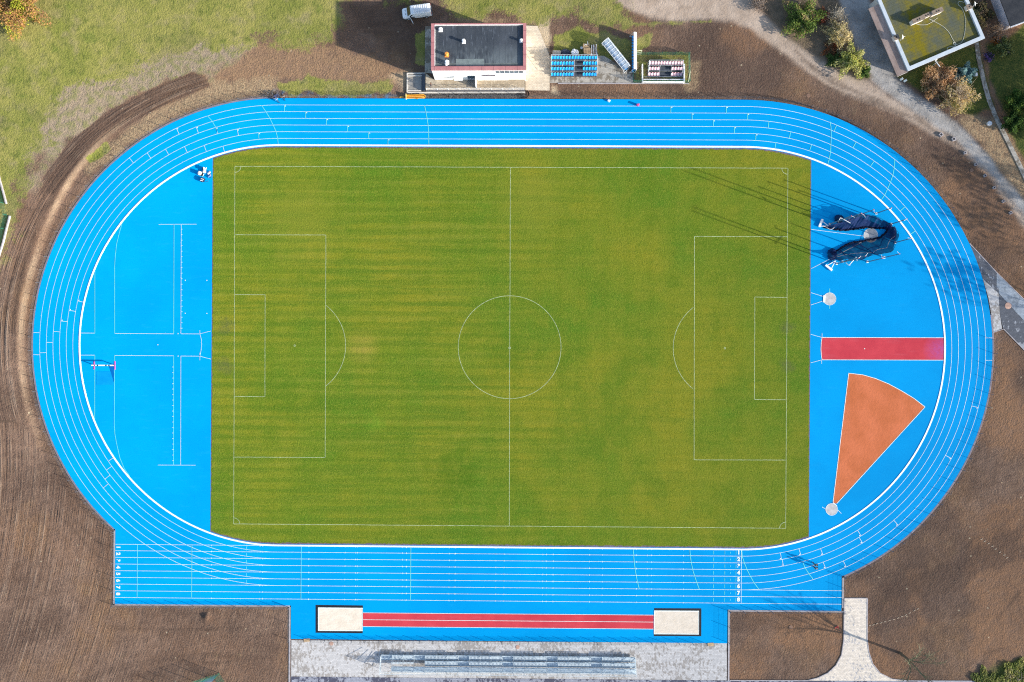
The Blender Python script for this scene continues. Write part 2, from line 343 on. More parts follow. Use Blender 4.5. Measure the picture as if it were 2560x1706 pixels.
def rows(scale, sx_, sy_, det=3):
    x = t.n('ShaderNodeTexNoise'); x.inputs['Scale'].default_value = scale; x.inputs['Detail'].default_value = det; mp = t.n('ShaderNodeMapping'); mp.inputs['Scale'].default_value = (sx_,sy_,1); t.link(t.attr('rows').outputs['Vector'], mp.inputs[0]); t.link(mp.outputs[0], x.inputs['Vector']); return x.outputs[0]
r1 = rows(1.0, 2.6, .035, 2); r2 = rows(1.0, .9, .02, 2); r3 = rows(1.0, 5.5, .12, 2)
wv = t.math('ADD', t.math('MULTIPLY', t.math('SUBTRACT', r1, .5), 5.0), t.math('ADD', t.math('MULTIPLY', t.math('SUBTRACT', r2, .5), 4.0), t.math('MULTIPLY', t.math('SUBTRACT', r3, .5), 3.0)))
wv = t.math('MULTIPLY', wv, t.math('MULTIPLY', s3[1], t.ramp(nc,.36,.6,.25,1)))
soil = t.mix(t.ramp(wv,.1,.9,0,.6), soil, (.33,.245,.185)); soil = t.mix(t.ramp(wv,-.2,-1,0,.6), soil, (.07,.045,.034))
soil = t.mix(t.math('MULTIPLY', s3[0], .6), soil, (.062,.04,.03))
sand_c = t.mix(nf, (.42,.33,.22), (.56,.45,.31)); soil = t.mix(a2.outputs['Alpha'], soil, sand_c)
strawc = t.mix(t.ramp(nf,.35,.7), (.25,.175,.105), (.45,.335,.205)); soil = t.mix(t.math('MULTIPLY', a1.outputs['Alpha'], t.ramp(nm,.3,.6,.35,1)), soil, strawc)
palec = t.mix(t.ramp(nf,.35,.7), (.25,.195,.135), (.38,.30,.215)); palec = t.mix(t.ramp(nm,.44,.62,0,.75), palec, (.20,.20,.075)); soil = t.mix(t.ramp(t.math('ADD', s1[2], t.math('MULTIPLY', t.math('SUBTRACT', nm, .5), .9)),.2,.7), soil, palec)
roadc = t.mix(t.ramp(nc,.3,.7), (.335,.255,.195), (.50,.40,.32)); roadc = t.mix(t.ramp(nf,.5,.75,0,.4), roadc, (.42,.36,.31)); roadc = t.mix(t.ramp(nm,.56,.75,0,.5), roadc, (.13,.095,.075)); roadc = t.mix(t.math('MULTIPLY', t.sep(t.attr('m4').outputs['Color'])[2], .75), roadc, (.12,.085,.065)); soil = t.mix(s2[0], soil, roadc)
drivec = t.mix(t.ramp(nc,.35,.65), (.26,.245,.23), (.42,.40,.38)); drivec = t.mix(t.ramp(nf,.5,.72,0,.5), drivec, (.12,.11,.10)); soil = t.mix(s2[1], soil, drivec)
gravc = t.mix(t.ramp(nf,.4,.7), (.045,.042,.042), (.17,.16,.155)); soil = t.mix(s2[2], soil, gravc)
brc = t.mix(t.ramp(nm,.35,.65), (.13,.10,.07), (.22,.16,.11)); brc = t.mix(t.ramp(nf,.5,.7,0,.6), brc, (.07,.08,.03)); soil = t.mix(a3.outputs['Alpha'], soil, brc)
soil = t.mix(t.math('MULTIPLY', s3[2], t.ramp(nm,.45,.65)), soil, (.09,.2,.33))
gr = t.mix(t.ramp(nb,.36,.64), (.192,.206,.046), (.292,.270,.080))
gr = t.mix(t.ramp(nc,.52,.68,0,.7), gr, (.28,.24,.12)); gr = t.mix(t.ramp(nc,.44,.32,0,.6), gr, (.12,.165,.03))
gr = t.mix(t.ramp(nd,.5,.62,0,.55), gr, (.20,.175,.085)); gr = t.mix(t.ramp(nm,.52,.70,0,.7), gr, (.065,.10,.018)); gr = t.mix(t.ramp(nf,.5,.75,0,.5), gr, (.31,.285,.10)); gr = t.mix(t.ramp(nff,.42,.26,0,.6), gr, (.05,.065,.018))
vo = t.n('ShaderNodeTexVoronoi'); vo.inputs['Scale'].default_value = .55; t.link(t.coord(), vo.inputs['Vector']); vs_ = t.sep(vo.outputs['Color']); spk = t.math('MULTIPLY', t.ramp(vo.outputs['Distance'], .10, .05), t.ramp(vs_[0], .55, .6)); soil = t.mix(t.math('MULTIPLY', spk, .85), soil, t.mix(vs_[1], (.50,.43,.30), (.30,.22,.15)))
soil = t.mix(t.math('MULTIPLY', s4[2], t.math('SUBTRACT', .6, t.math('MULTIPLY', s2[0], .6))), soil, (.075,.05,.038))
grf = t.ramp(t.math('ADD', t.math('MULTIPLY', s1[0], 1.5), t.math('ADD', t.math('MULTIPLY', t.math('SUBTRACT', nm, .5), 1.6), t.math('ADD', t.math('MULTIPLY', t.math('SUBTRACT', nc, .5), 1.2), t.math('MULTIPLY', t.math('SUBTRACT', nf, .5), 1.0)))), .45, .95)
col = t.mix(grf, soil, gr)
ga = t.mix(t.ramp(nm,.35,.68), (.045,.072,.018), (.115,.125,.03)); ga = t.mix(t.ramp(nf,.5,.72,0,.6), ga, (.19,.15,.045)); col = t.mix(s1[1], col, ga)
h = t.math('ADD', t.math('MULTIPLY', nm, 1.0), t.math('ADD', t.math('MULTIPLY', nf, .55), t.math('MULTIPLY', nff, .25)))
smooth = t.math('SUBTRACT', 1.0, t.math('MULTIPLY', t.math('MAXIMUM', s2[0], s2[1]), .62))
h = t.math('MULTIPLY', h, smooth); h = t.math('ADD', h, t.math('MULTIPLY', wv, .32))
t.bump(h, 1.0, .24)
MAT_GROUND = t.out(col, .95, .08)
# cut the sheet into named pieces that share heights, masks and material
cx = .25*(GX.reshape(NY,NX)[:-1,:-1]+GX.reshape(NY,NX)[1:,1:])*2; cy = .5*(GY.reshape(NY,NX)[:-1,:-1]+GY.reshape(NY,NX)[1:,1:])
cx = .5*(GX.reshape(NY,NX)[:-1,:-1]+GX.reshape(NY,NX)[1:,1:])
idx = np.arange(NX*NY).reshape(NY,NX)
quads = np.stack([idx[:-1,:-1], idx[:-1,1:], idx[1:,1:], idx[1:,:-1]], -1).reshape(-1,4)
cls = np.zeros(len(quads), int)
mval = lambda m: m.reshape(-1)[quads].mean(1)
cls[mval(grass) > .5] = 1; cls[mval(garden) > .5] = 2; cls[mval(road) > .5] = 3; cls[mval(drive) > .5] = 4
for k, nm_ in ((0,'ground'),(1,'meadow'),(2,'lawn'),(3,'dirt_road'),(4,'driveway')):
    q = quads[cls == k]; u, inv = np.unique(q, return_inverse=True); inv = inv.reshape(-1,4)
    me = bpy.data.meshes.new(nm_); me.vertices.add(len(u)); me.vertices.foreach_set('co', np.stack([GX[u],GY[u],GZ[u]],1).astype(np.float32).ravel())
    me.loops.add(inv.size); me.loops.foreach_set('vertex_index', inv.ravel().astype(np.int32))
    me.polygons.add(len(inv)); me.polygons.foreach_set('loop_start', np.arange(0,inv.size,4,dtype=np.int32)); 
    me.polygons.foreach_set('use_smooth', np.ones(len(inv),bool))
    for an, ar in (('m1',m1),('m2',m2),('m3',m3),('m4',m4)):
        at = me.attributes.new(an,'FLOAT_COLOR','POINT'); at.data.foreach_set('color', ar[u].ravel())
    at = me.attributes.new('rows','FLOAT_VECTOR','POINT'); at.data.foreach_set('vector', np.stack([phase[u],along[u],0*phase[u]],1).astype(np.float32).ravel())
    me.update(calc_edges=True); me.validate(); me.materials.append(MAT_GROUND)
    o = bpy.data.objects.new(nm_, me); COL.objects.link(o); o['kind'] = 'structure'
def ground_z(x, y):
    i = int(np.clip(np.searchsorted(gx, x), 0, NX-1)); j = int(np.clip(np.searchsorted(gy, y), 0, NY-1)); return float(GZ[j*NX+i])

# ---------------------------------------------------------------- surfaces
def blue_mat():
    t = NT('blue_polyurethane'); a = t.noise(.05, 3); b = t.noise(.35, 4, .6); c = t.noise(9, 2)
    col = t.mix(t.ramp(a,.35,.65), (.0,.272,.61), (.0,.325,.70)); dn = t.noise(.9, 5, .7, (.35,1.6,1), rad(8)); col = t.mix(t.ramp(dn,.55,.75,0,.22), col, (.02,.36,.68)); col = t.mix(t.ramp(b,.52,.75,0,.35), col, (.0,.245,.585)); col = t.mix(t.ramp(c,.4,.7,0,.12), col, (.0,.35,.74))
    t.bump(c, .3, .01); return t.out(col, .75, .03)
M_BLUE = blue_mat()
def rubber(name, c1, c2):
    t = NT(name); a = t.noise(.2, 3); b = t.noise(2, 4); col = t.mix(t.ramp(a,.35,.65), c1, c2); col = t.mix(t.ramp(b,.48,.7,0,.45), col, c1); sc2 = t.noise(.6,5,.7,(.25,1.5,1)); col = t.mix(t.ramp(sc2,.55,.72,0,.25), col, (.62,.16,.19)); vd = t.n('ShaderNodeVectorMath', operation='DISTANCE'); t.link(t.coord(), vd.inputs[0]); vd.inputs[1].default_value = (*P(2352,876),.04); col = t.mix(t.math('MULTIPLY', t.ramp(vd.outputs['Value'],3.4,.3,0,.55), t.ramp(b,.3,.6,.4,1)), col, (.42,.12,.42)); return t.out(col, .8, .05)
M_RED = rubber('red_polyurethane', (.50,.045,.066), (.60,.065,.085)); 
def clay():
    t = NT('orange_cinder'); a = t.noise(.3, 4); b = t.noise(2.2, 5, .7); c = t.noise(8, 3)
    col = t.mix(t.ramp(a,.35,.65), (.53,.155,.062), (.63,.19,.085)); col = t.mix(t.ramp(b,.56,.75,0,.5), col, (.36,.10,.045)); t.bump(b, .8, .06); return t.out(col, .95, .05)
M_CLAY = clay()
def sandm():
    t = NT('pit_sand'); a = t.noise(.8, 4); b = t.noise(3.5, 4, .65); col = t.mix(t.ramp(a,.35,.65), (.66,.58,.48), (.74,.66,.56)); col = t.mix(t.ramp(b,.55,.75,0,.3), col, (.45,.36,.27)); d_ = t.noise(2.2, 3, .6, (.5,1.6,1), rad(30)); col = t.mix(t.ramp(d_,.52,.68,0,.18), col, (.55,.45,.35)); t.bump(t.math('ADD', t.math('MULTIPLY', b, .5), d_), .8, .055); return t.out(col, .95, .05)
M_SAND = sandm()
def pitch():
    t = NT('pitch_turf'); a = t.noise(.045, 4, .6); b = t.noise(.35, 4, .6); c = t.noise(1.6, 4, .7); d = t.noise(5, 3, .6)
    sx = t.n('ShaderNodeSeparateXYZ'); t.link(t.coord(), sx.inputs[0])
    yy = t.math('ADD', sx.outputs[1], t.math('MULTIPLY', b, .7))
    st = t.math('SINE', t.math('MULTIPLY', yy, 3.3)); st2 = t.math('SINE', t.math('MULTIPLY', yy, 1.31)); sv = t.math('SINE', t.math('MULTIPLY', sx.outputs[0], 1.55))
    streak = t.noise(.5, 4, .6, (.12,2.2,1))
    col = t.mix(t.ramp(a,.38,.62), (.090,.178,.012), (.214,.214,.016))
    e_ = t.noise(.14, 3, .6); col = t.mix(t.ramp(e_,.52,.66,0,.55), col, (.075,.15,.008)); col = t.mix(t.ramp(b,.5,.7,0,.4), col, (.205,.215,.022)); lf_ = t.ramp(sx.outputs[0], 18, -10, .2, 1.0); stv = t.noise(.9, 3, .55, (.05,1.0,1)); col = t.mix(t.math('MULTIPLY', t.ramp(stv,.5,.62,0,.6), lf_), col, (.075,.150,.012)); col = t.mix(t.math('MULTIPLY', t.ramp(stv,.46,.36,0,.4), lf_), col, (.205,.225,.03)); vd = t.n('ShaderNodeVectorMath', operation='DISTANCE'); t.link(t.coord(), vd.inputs[0]); vd.inputs[1].default_value = (*P(905,868),.044); col = t.mix(t.math('MULTIPLY', t.ramp(vd.outputs['Value'],3.6,.6), t.ramp(c,.3,.6,.35,.9)), col, (.34,.27,.05)); col = t.mix(t.math('MULTIPLY', t.ramp(st,-.2,.8,0,.5), lf_), col, (.085,.15,.01)); col = t.mix(t.ramp(st2,.2,1,0,.16), col, (.19,.21,.02))
    col = t.mix(t.ramp(sv,0,1,0,.10), col, (.09,.135,.003)); col = t.mix(t.ramp(streak,.5,.7,0,.3), col, (.08,.15,.012))
    col = t.mix(t.ramp(c,.5,.7,0,.42), col, (.075,.135,.01)); col = t.mix(t.ramp(c,.46,.34,0,.25), col, (.21,.225,.03)); col = t.mix(t.ramp(d,.52,.72,0,.6), col, (.265,.275,.04)); col = t.mix(t.ramp(d,.44,.3,0,.6), col, (.055,.10,.008))
    for px_, py_, r0_, c_2, k_ in ((1130,1190,5.5,(.055,.125,.006),.6),(1265,880,4.5,(.06,.14,.008),.45),(940,1060,2.2,(.13,.26,.02),.5),(760,560,9,(.235,.23,.03),.4),(1330,500,8,(.225,.225,.03),.35),(700,1000,6,(.06,.14,.008),.4),(1500,1050,9,(.07,.15,.01),.35),(560,820,2.2,(.10,.10,.05),.5),(560,915,2.2,(.10,.10,.05),.5),(1968,820,1.6,(.12,.11,.05),.5),(1968,915,1.6,(.12,.11,.05),.5)):
        vd = t.n('ShaderNodeVectorMath', operation='DISTANCE'); t.link(t.coord(), vd.inputs[0]); vd.inputs[1].default_value = (*P(px_,py_),.044)
        col = t.mix(t.math('MULTIPLY', t.ramp(t.math('ADD', vd.outputs['Value'], t.math('MULTIPLY', t.math('SUBTRACT', b, .5), r0_*2.2)), r0_, r0_*.3, 0, k_), t.ramp(c,.35,.6,.4,1)), col, c_2)
    t.bump(t.math('ADD', t.math('MULTIPLY', c, .7), d), .9, .07); return t.out(col, .9, .08)
M_PITCH = pitch()
M_LINE = simple('line_paint', (.72,.80,.78), .2, 2.0, .6, .1)
M_TEAL = simple('turquoise_line_paint', (.16,.68,.63), .12, 2.0, .6, .1)
M_CHALK = simple('pitch_chalk', (.44,.52,.32), .5, 2.5, .9, .05)
M_KERB = simple('kerb_concrete', (.36,.34,.36), .3, 1.5, .85, .15)
M_KERBD = simple('lilac_concrete', (.22,.20,.24), .35, 1.5, .85, .15)
M_DARKRUB = simple('black_rubber', (.018,.016,.024), .5, 4, .8, .2)
M_EDGE = simple('edging_dirt', (.15,.12,.15), .5, 3, .9, .1)
def slab(name, light, dark, thr=.5, sc_=1.7, wa=.55):
    t = NT(name); a = t.noise(.22, 4, .6, (1,1.6,1), rad(35)); b = t.noise(sc_, 4, .7, (1,.55,1), rad(40)); e = t.noise(6, 2)
    br = t.n('ShaderNodeTexBrick'); t.link(t.coord(), br.inputs[0]); br.inputs['Scale'].default_value = 1.0; br.inputs['Brick Width'].default_value = .5; br.inputs['Row Height'].default_value = .25; br.inputs['Mortar Size'].default_value = .015
    br.inputs[1].default_value = (1,1,1,1); br.inputs[2].default_value = (.80,.80,.80,1); br.inputs[3].default_value = (.55,.55,.55,1)
    f = t.math('ADD', t.math('MULTIPLY', a, wa), t.math('MULTIPLY', b, 1-wa))
    col = t.mix(t.ramp(f, thr-.015, thr+.015), light, dark); col = t.mix(t.ramp(e,.4,.7,0,.2), col, dark); col = t.mix(1.0, col, br.outputs[0], 'MULTIPLY')
    return t.out(col, .9, .1)
M_PAVE = slab('pale_pavers', (.60,.59,.59), (.38,.355,.335), .525, 2.2, .45)
M_PAVE2 = slab('slate_pavers', (.36,.38,.45), (.10,.105,.15), .52)
M_PAVE3 = slab('sanded_pavers', (.86,.76,.64), (.48,.47,.48), .56, 3.0, .25)
M_PAVE4 = slab('beige_pavers', (.50,.43,.33), (.40,.33,.24), .5)
M_PAVED = slab('dark_pavers', (.40,.42,.46), (.13,.14,.165), .44)
M_PAVEB = slab('bluish_pavers', (.36,.41,.47), (.25,.29,.34), .53)
M_OLDP = slab('old_flagstones', (.46,.43,.38), (.24,.21,.17), .51)

struct('track', MB().prism(OUTLINE, -.02, .03), M_BLUE)
# concrete edging outside the blue surface
ed = []
for nm_, pts in (('track_kerb', arc(-HS, RO+.17, 90, aL, 70)), ('track_kerb', arc(HS, RO+.17, 8, aR, 50)),
                 ('track_kerb', [(X0-.2,P(287,1323)[1]),(X0-.2,Y8-.2)]), ('track_kerb', [(X0-.35,Y8-.15),(XL2-.25,Y8-.15)]), ('track_kerb', [(XL2-.22,Y8-.3),(XL2-.22,P(727,1706)[1]-4)]),
                 ('track_kerb', [(XR2+.3,Y8-.0),(XR2+.3,P(1800,1703)[1])]), ('track_kerb', [(XR+.28,P(2104,1440)[1]),(XR+.28,P(2104,1520)[1])]), ('track_kerb', [(XR2+.5,Y8-.18),(XR+.45,Y8-.18)])):
    struct(nm_, MB().ribbon(pts, .28, .022, -.06), M_KERBD if len(pts) > 20 else M_KERB)
# infield turf, its rough edge and dark edging strip
def infield(r, xl, xr, rough=0.0, step=.35):
    pts = []
    def jit(): return random.uniform(-rough, rough)
    al = math.acos(min(1,max(-1,(xr-HS)/r))); n = int(r*(math.pi/2-al)/step)
    yb = r*math.sin(al)
    for i in range(n+1): a_ = al+(math.pi/2-al)*i/n; pts.append((HS+(r+jit())*math.cos(a_), (r+jit())*math.sin(a_)))
    m = int(2*HS/step)
    for i in range(1,m): pts.append((HS-2*HS*i/m, r+jit()))
    al2 = math.acos(min(1,max(-1,(-HS-xl)/r))); n = int(r*(math.pi/2-al2)/step)
    for i in range(n+1): a_ = math.pi/2+(math.pi/2-al2)*i/n; pts.append((-HS+(r+jit())*math.cos(a_), (r+jit())*math.sin(a_)))
    y2 = r*math.sin(al2); k = int(2*y2/step)
    for i in range(1,k): pts.append((xl+jit()+.0*i, y2-2*y2*i/k))
    for i in range(n+1): a_ = math.pi+al2*0+(-1)*0 if False else math.pi*1.5-(math.pi/2-al2)*(1-i/n); pts.append((-HS+(r+jit())*math.cos(a_), (r+jit())*math.sin(a_)))
    for i in range(1,m): pts.append((-HS+2*HS*i/m, -r+jit()))
    n = int(r*(math.pi/2-al)/step)
    for i in range(n+1): a_ = -math.pi/2+(math.pi/2-al)*i/n; pts.append((HS+(r+jit())*math.cos(a_), (r+jit())*math.sin(a_)))
    k = int(2*yb/step)
    for i in range(1,k): pts.append((xr+jit(), -yb+2*yb*i/k))
    return pts
XPL = .5*(P(529.7,420)[0]+P(528.5,1300)[0]); XPR = .5*(P(2028,420)[0]+P(2022.5,1330)[0])
struct('pitch_edging', MB().sheet(infield(36.25, XPL+.0, XPR+.0), .036), M_EDGE)
struct('pitch', MB().sheet(infield(36.02, XPL+.14, XPR-.14, .09), .044), M_PITCH)
# ---------------------------------------------------------------- painted markings
ZL = .050
def polyoff(off, a0=None, a1=None): return stadium(RK+off, 96)
lines = MB()
for k in range(1,7): lines.ribbon(polyoff(LANE*k), .052, ZL, closed=True)
YL = lambda k: -RK-LANE*k
for k in range(0,9):
    x1 = HS if k < 6 else XR
    lines.ribbon([(X0+.02,YL(k)),(x1,YL(k))] if k else [(X0+.02,YL(0)-.05),(-HS+4,YL(0)-.05)], .058, ZL+.004)
struct('lane_lines', lines, M_LINE)
struct('inner_kerb', MB().ribbon(polyoff(0), .27, .085, .02, closed=True), simple('kerb_white', (.82,.82,.84), .08, 1, .5, .2))
mk = MB(); tl = MB()
def seg(mb, pts, w=.075, z=ZL+.008): mb.ribbon(pts, .085 if mb is tl else max(w*.8,.055), z)
for x in (HS, -57.805, -67.805, -37.805, -17.805):
    seg(mk if x > 0 else tl, [(x,YL(0)),(x,YL(8))], .075)
for pts in ([(1113,345),(1116,400),(1122,465),(1130,530),(1140,590),(1152,650),(1168,710)], [(1632,350),(1637,410),(1645,470),(1660,540),(1678,600),(1697,655),(1718,712)],
            [(2108,352),(2115,420),(2135,480),(2160,540),(2190,600),(2225,660),(2265,712)]): seg(tl, PP(T23(pts)))
for pts in ([(52,970),(90,1025),(125,1083),(157,1147),(185,1210),(200,1275),(205,1330)], [(1547,970),(1560,1025),(1570,1085),(1580,1150),(1585,1215),(1587,1330)]): seg(tl, PP(T10(pts)))
seg(tl, PP(T00([(1905,1065),(1945,1110),(1975,1160),(2000,1220)])))
seg(tl, PP(T30([(570,1120),(578,1180),(580,1250),(577,1320),(574,1390),(562,1460),(548,1505)]))); seg(tl, PP(T31([(1162,0),(1160,60),(1148,130),(1125,200),(1100,260),(1073,318),(1040,365)])))
seg(tl, PP(T33([(318,462),(335,510),(370,565),(410,618)])))
def radial(px, py, mb, w=.075):
    x, y = P(px, py); cx_ = max(-HS, min(HS, x)); dx, dy = x-cx_, y; r = math.hypot(dx,dy); k = math.floor((r-RK)/LANE); ux, uy = dx/r, dy/r
    a, b = RK+LANE*k, RK+LANE*(k+1)
    seg(mb, [(cx_+ux*a, uy*a), (cx_+ux*b, uy*b)], w)
    # small lane figure box beside the mark
    return k, (cx_+ux*(b-.2), uy*(b-.2)), (ux,uy)
boxes = MB()
def marks(tf, pts, mb, box=True):
    for q in tf(pts):
        k, c, u = radial(q[0], q[1], mb)
        if box: boxes.obox((c[0]+u[1]*.16, c[1]-u[0]*.16, ZL+.006), (.13,.18,.006), math.atan2(u[1],u[0]))
marks(T10, [(262,995),(457,1055),(648,1118),(841,1180),(1035,1243),(1212,1305),(25,1245)], tl)
marks(T20, [(1458,1000),(1967,1000),(1653,1065),(2163,1068),(1848,1130),(2042,1192),(2238,1257)], tl)
marks(T00, [(1198,1463),(1362,1420),(1530,1388),(1704,1367),(1883,1360),(2054,1368)], mk, False); marks(T00, [(1630,1200),(1810,1190),(1990,1195),(2183,1210)], mk)
marks(T01, [(735,1300),(655,1385),(580,1482)], mk); marks(T02, [(513,108),(446,207),(388,302),(1017,1283),(997,1365),(983,1447),(968,1527)], mk, False)
marks(T30, [(5,1140),(203,1235),(392,1352),(67,1337),(620,1172),(797,1325),(960,1500)], tl, False); marks(T31, [(1240,445),(1333,665)], tl, False)
marks(T32, [(1897,797),(1655,1258)], mk); marks(T33, [(1170,100),(835,195),(850,262),(490,365),(290,365),(118,410),(135,470),(515,490),(700,475)], mk)
for q in T02([(330,117),(330,320)])+T32([(2028,166),(2028,372)]):
    x, y = P(*q); s_ = 1 if x > 0 else -1; x1 = s_*(HS+RK+LANE*6); seg(mk, [(x1,y),(s_*(HS+RO-.05),y)], .07)
# hurdle ticks on the straight lanes
for tf, xs in ((T03,(1942,)),(T13,(37,62,485,817,915,930,1343,1380,1773,1828,2202,2277)),(T23,(283,315,377,712,828,1142,1240,1278,1573))):
    for x_ in xs:
        xw = P(*tf([(x_,500)])[0])[0]
        for k in range(0,9): mk.obox((xw,YL(k)-(.12 if k == 0 else 0),ZL+.007), (.1 if x_ in (485,1828,1380,377) else .07,.24,.003))
for x_ in (1850,1953,2005,2055):
    xw = P(*T23([(x_,500)])[0])[0]
    for k in range(8): tl.obox((xw,YL(k)-LANE*.5,ZL+.003), (.06,.62 if x_ != 2005 else .3,.003))
xw = P(616,1450)[0]
for k in range(6): tl.obox((xw,YL(k)-LANE*.5,ZL+.003), (.07,.7,.003))
# jump and throw markings, left zone
def L(pts, w=.075, mb=None): seg(mk if mb is None else mb, PP(pts), w)
L([(237.5,672),(237.5,834)],mb=tl); L([(200,833),(237.5,833.3)]); L([(323,531),(314,543),(305,560),(298,585),(292,610),(288.5,640),(287,665),(287,834)],mb=tl); L([(287,834),(434.5,835)])
L([(435.5,561),(434.5,835)],mb=tl); L([(453.5,561),(452.5,835)]); L([(397,561.5),(492,561)],.05); L([(452.5,835),(500,835.3)]); L([(500,835),(504,850),(504.5,862),(503,876),(500,890.5)]); L([(500,826),(500,836)]); L([(500,835),(527,828)],.06)
L([(200,888.3),(237.5,888.3)]); L([(237.5,888),(237,1052)],mb=tl); L([(287,889),(286,1060),(287.5,1085),(292,1110),(300,1145),(311,1172),(324,1190)],mb=tl); L([(287,889),(434.5,890)])
L([(434.5,890),(434,1163)],mb=tl); L([(452.5,890.5),(452,1163)]); L([(395,1163),(490,1163.3)],.05); L([(452,890.5),(500,891)]); L([(500,882),(500,901)]); L([(500,891),(527,898)],.06)
for i in range(19):
    a = P(453.5,573.5+13.75*i); mk.obox((a[0]+.1,a[1],ZL+.007), (.2,.07,.003)); b = P(434,918+13.75*i) if i < 18 else a
    mk.obox((b[0]-.1,b[1],ZL+.007), (.2,.07,.003))
for q in T01([(1702,1106),(1900,1107),(1702,1409),(1900,1410)])+T02([(1450,229),(1636,127),(1636,333)])+T32([(886,265)]):
    a = P(*q); mk.disc(a[0],a[1],ZL,ZL+.012,.09,10)
# right zone
L(T32([(495,162),(1616,165)]),.1); L(T32([(495,367),(1614,370)]),.1); L(T32([(1616,165),(1614,370)]),.08); L(T32([(495,162),(488,205),(485,265),(488,320),(495,367)]),.1)
L(T32([(390,133),(495,162)]),.06); L(T32([(390,395),(495,367)]),.06); L(T32([(495,125),(495,162)])); L(T32([(492,367),(492,404)]))
RUN = T32([(495,162),(488,205),(485,265),(488,320),(495,367),(1614,370),(1616,165)])
struct('runway', MB().sheet(PP(RUN), .040), M_RED)
SECT = T32([(740,490),(870,505),(990,540),(1110,590),(1230,655),(1340,722),(1440,800)])+[(2092,1259),(2082,1259)]
struct('landing_sector', MB().sheet(PP(SECT), .040), M_CLAY)
L(SECT[:7],.1); L([SECT[6],SECT[7]],.1); L([SECT[0],SECT[8]],.1)
L([(2026.8,732),(2057,741.5)],.06); L([(2026.8,763),(2057,753)],.06); L([(2074,722),(2074,733)],mb=tl); L([(2074,763),(2074,772)],mb=tl)
L([(2028,574),(2160,591)],.07); L([(2028,672),(2164,602)],.07); L([(2173,570),(2174,576)],mb=tl); L([(2094,1275),(2103,1284)]); L([(2055,1268),(2063,1272)])
# long jump strips
def q13(x,y): return T13([(x,y)])[0]
def q23(x,y): return T23([(x,y)])[0]
struct('runway', MB().sheet(PP([q13(982,930),q23(1300,952),q23(1300,1078),q13(982,1056)]), .040), M_RED)
for a, b in ((q13(982,930),q23(1300,951)),(q13(982,993),q23(1300,1015)),(q13(982,1056),q23(1300,1079))): L([a,b],.09)
struct('event_markings', mk, M_LINE); struct('stagger_marks', tl, M_TEAL); struct('lane_boxes', boxes, M_LINE)
# lane figures
def digit(ch, x, y, rz, size):
    cu = bpy.data.curves.new('lane_number','FONT'); cu.body = ch; cu.size = size; cu.align_x = 'CENTER'; cu.align_y = 'CENTER'; cu.offset = .05*size
    o = bpy.data.objects.new('lane_number', cu); COL.objects.link(o); dg = bpy.context.evaluated_depsgraph_get()
    me = bpy.data.meshes.new_from_object(o.evaluated_get(dg)); bpy.data.objects.remove(o)
    vs = [v.co.copy() for v in me.vertices]; co_, si_ = math.cos(rz), math.sin(rz)
    return [(x+v.x*co_-v.y*si_, y+v.x*si_+v.y*co_, ZL+.006) for v in vs], [tuple(p.vertices) for p in me.polygons]
nums = MB()
for k in range(8):
    x = P(*q23(2080,500))[0]; y = YL(k)-.58
    nums.add(*digit(str(k+1), x, y, 0, .95)); x = P(295.3,1450)[0]
    nums.add(*digit(str(k+1), x, y, -math.pi/2, .95))
struct('lane_numbers', nums, M_LINE)
# football pitch lines
ch = MB()
def F(pts, w=.07): ch.ribbon(PP(pts), w, .052)
def Fj(a, b, w=.07):
    n = 60; F([(a[0]+(b[0]-a[0])*i/n+random.uniform(-.25,.25)*(abs(b[1]-a[1])>abs(b[0]-a[0])), a[1]+(b[1]-a[1])*i/n+random.uniform(-.25,.25)*(abs(b[0]-a[0])>=abs(b[1]-a[1]))) for i in range(n+1)], w)
TL_, TR_, BR_, BL_ = (587.5,416.5), (1969.5,421), (1964,1321), (584.5,1310)
lerp = lambda a, b, t_: (a[0]+(b[0]-a[0])*t_, a[1]+(b[1]-a[1])*t_)
for a, b in ((TL_,TR_),(TR_,BR_),(BR_,BL_),(BL_,TL_),((1276,419),(1273,1316))): Fj(a,b)
for pts in ([(587,587.5),(815,588),(813,1144),(585,1143)],[(1968,592.5),(1736,591.5),(1735,1150),(1965.5,1150.5)],[(586.5,737),(663,737.5),(662.5,992),(585.5,991.5)],[(1967,744),(1887,743),(1886,999),(1966,1000)]):
    for a, b in zip(pts[:-1],pts[1:]): Fj(a,b)
def circ(c, r, a0, a1, n=64): x, y = P(*c); ch.ribbon([(x+r*math.cos(rad(a0+(a1-a0)*i/n)), y+r*math.sin(rad(a0+(a1-a0)*i/n))) for i in range(n+1)], .07, .053)
circ((1274,868.5),9.35,0,360,90); circ((737,864.5),9.3,-52,52,40); circ((1812,871),9.35,128,232,40)
circ((1274,870),.18,0,360,12); circ((737,864.5),.15,0,360,10); circ((1812,871),.15,0,360,10)
for c, a in ((TL_,-90),(TR_,180),(BR_,90),(BL_,0)): circ(c, 1.1, a, a+90, 10)
struct('pitch_lines', ch, M_CHALK)

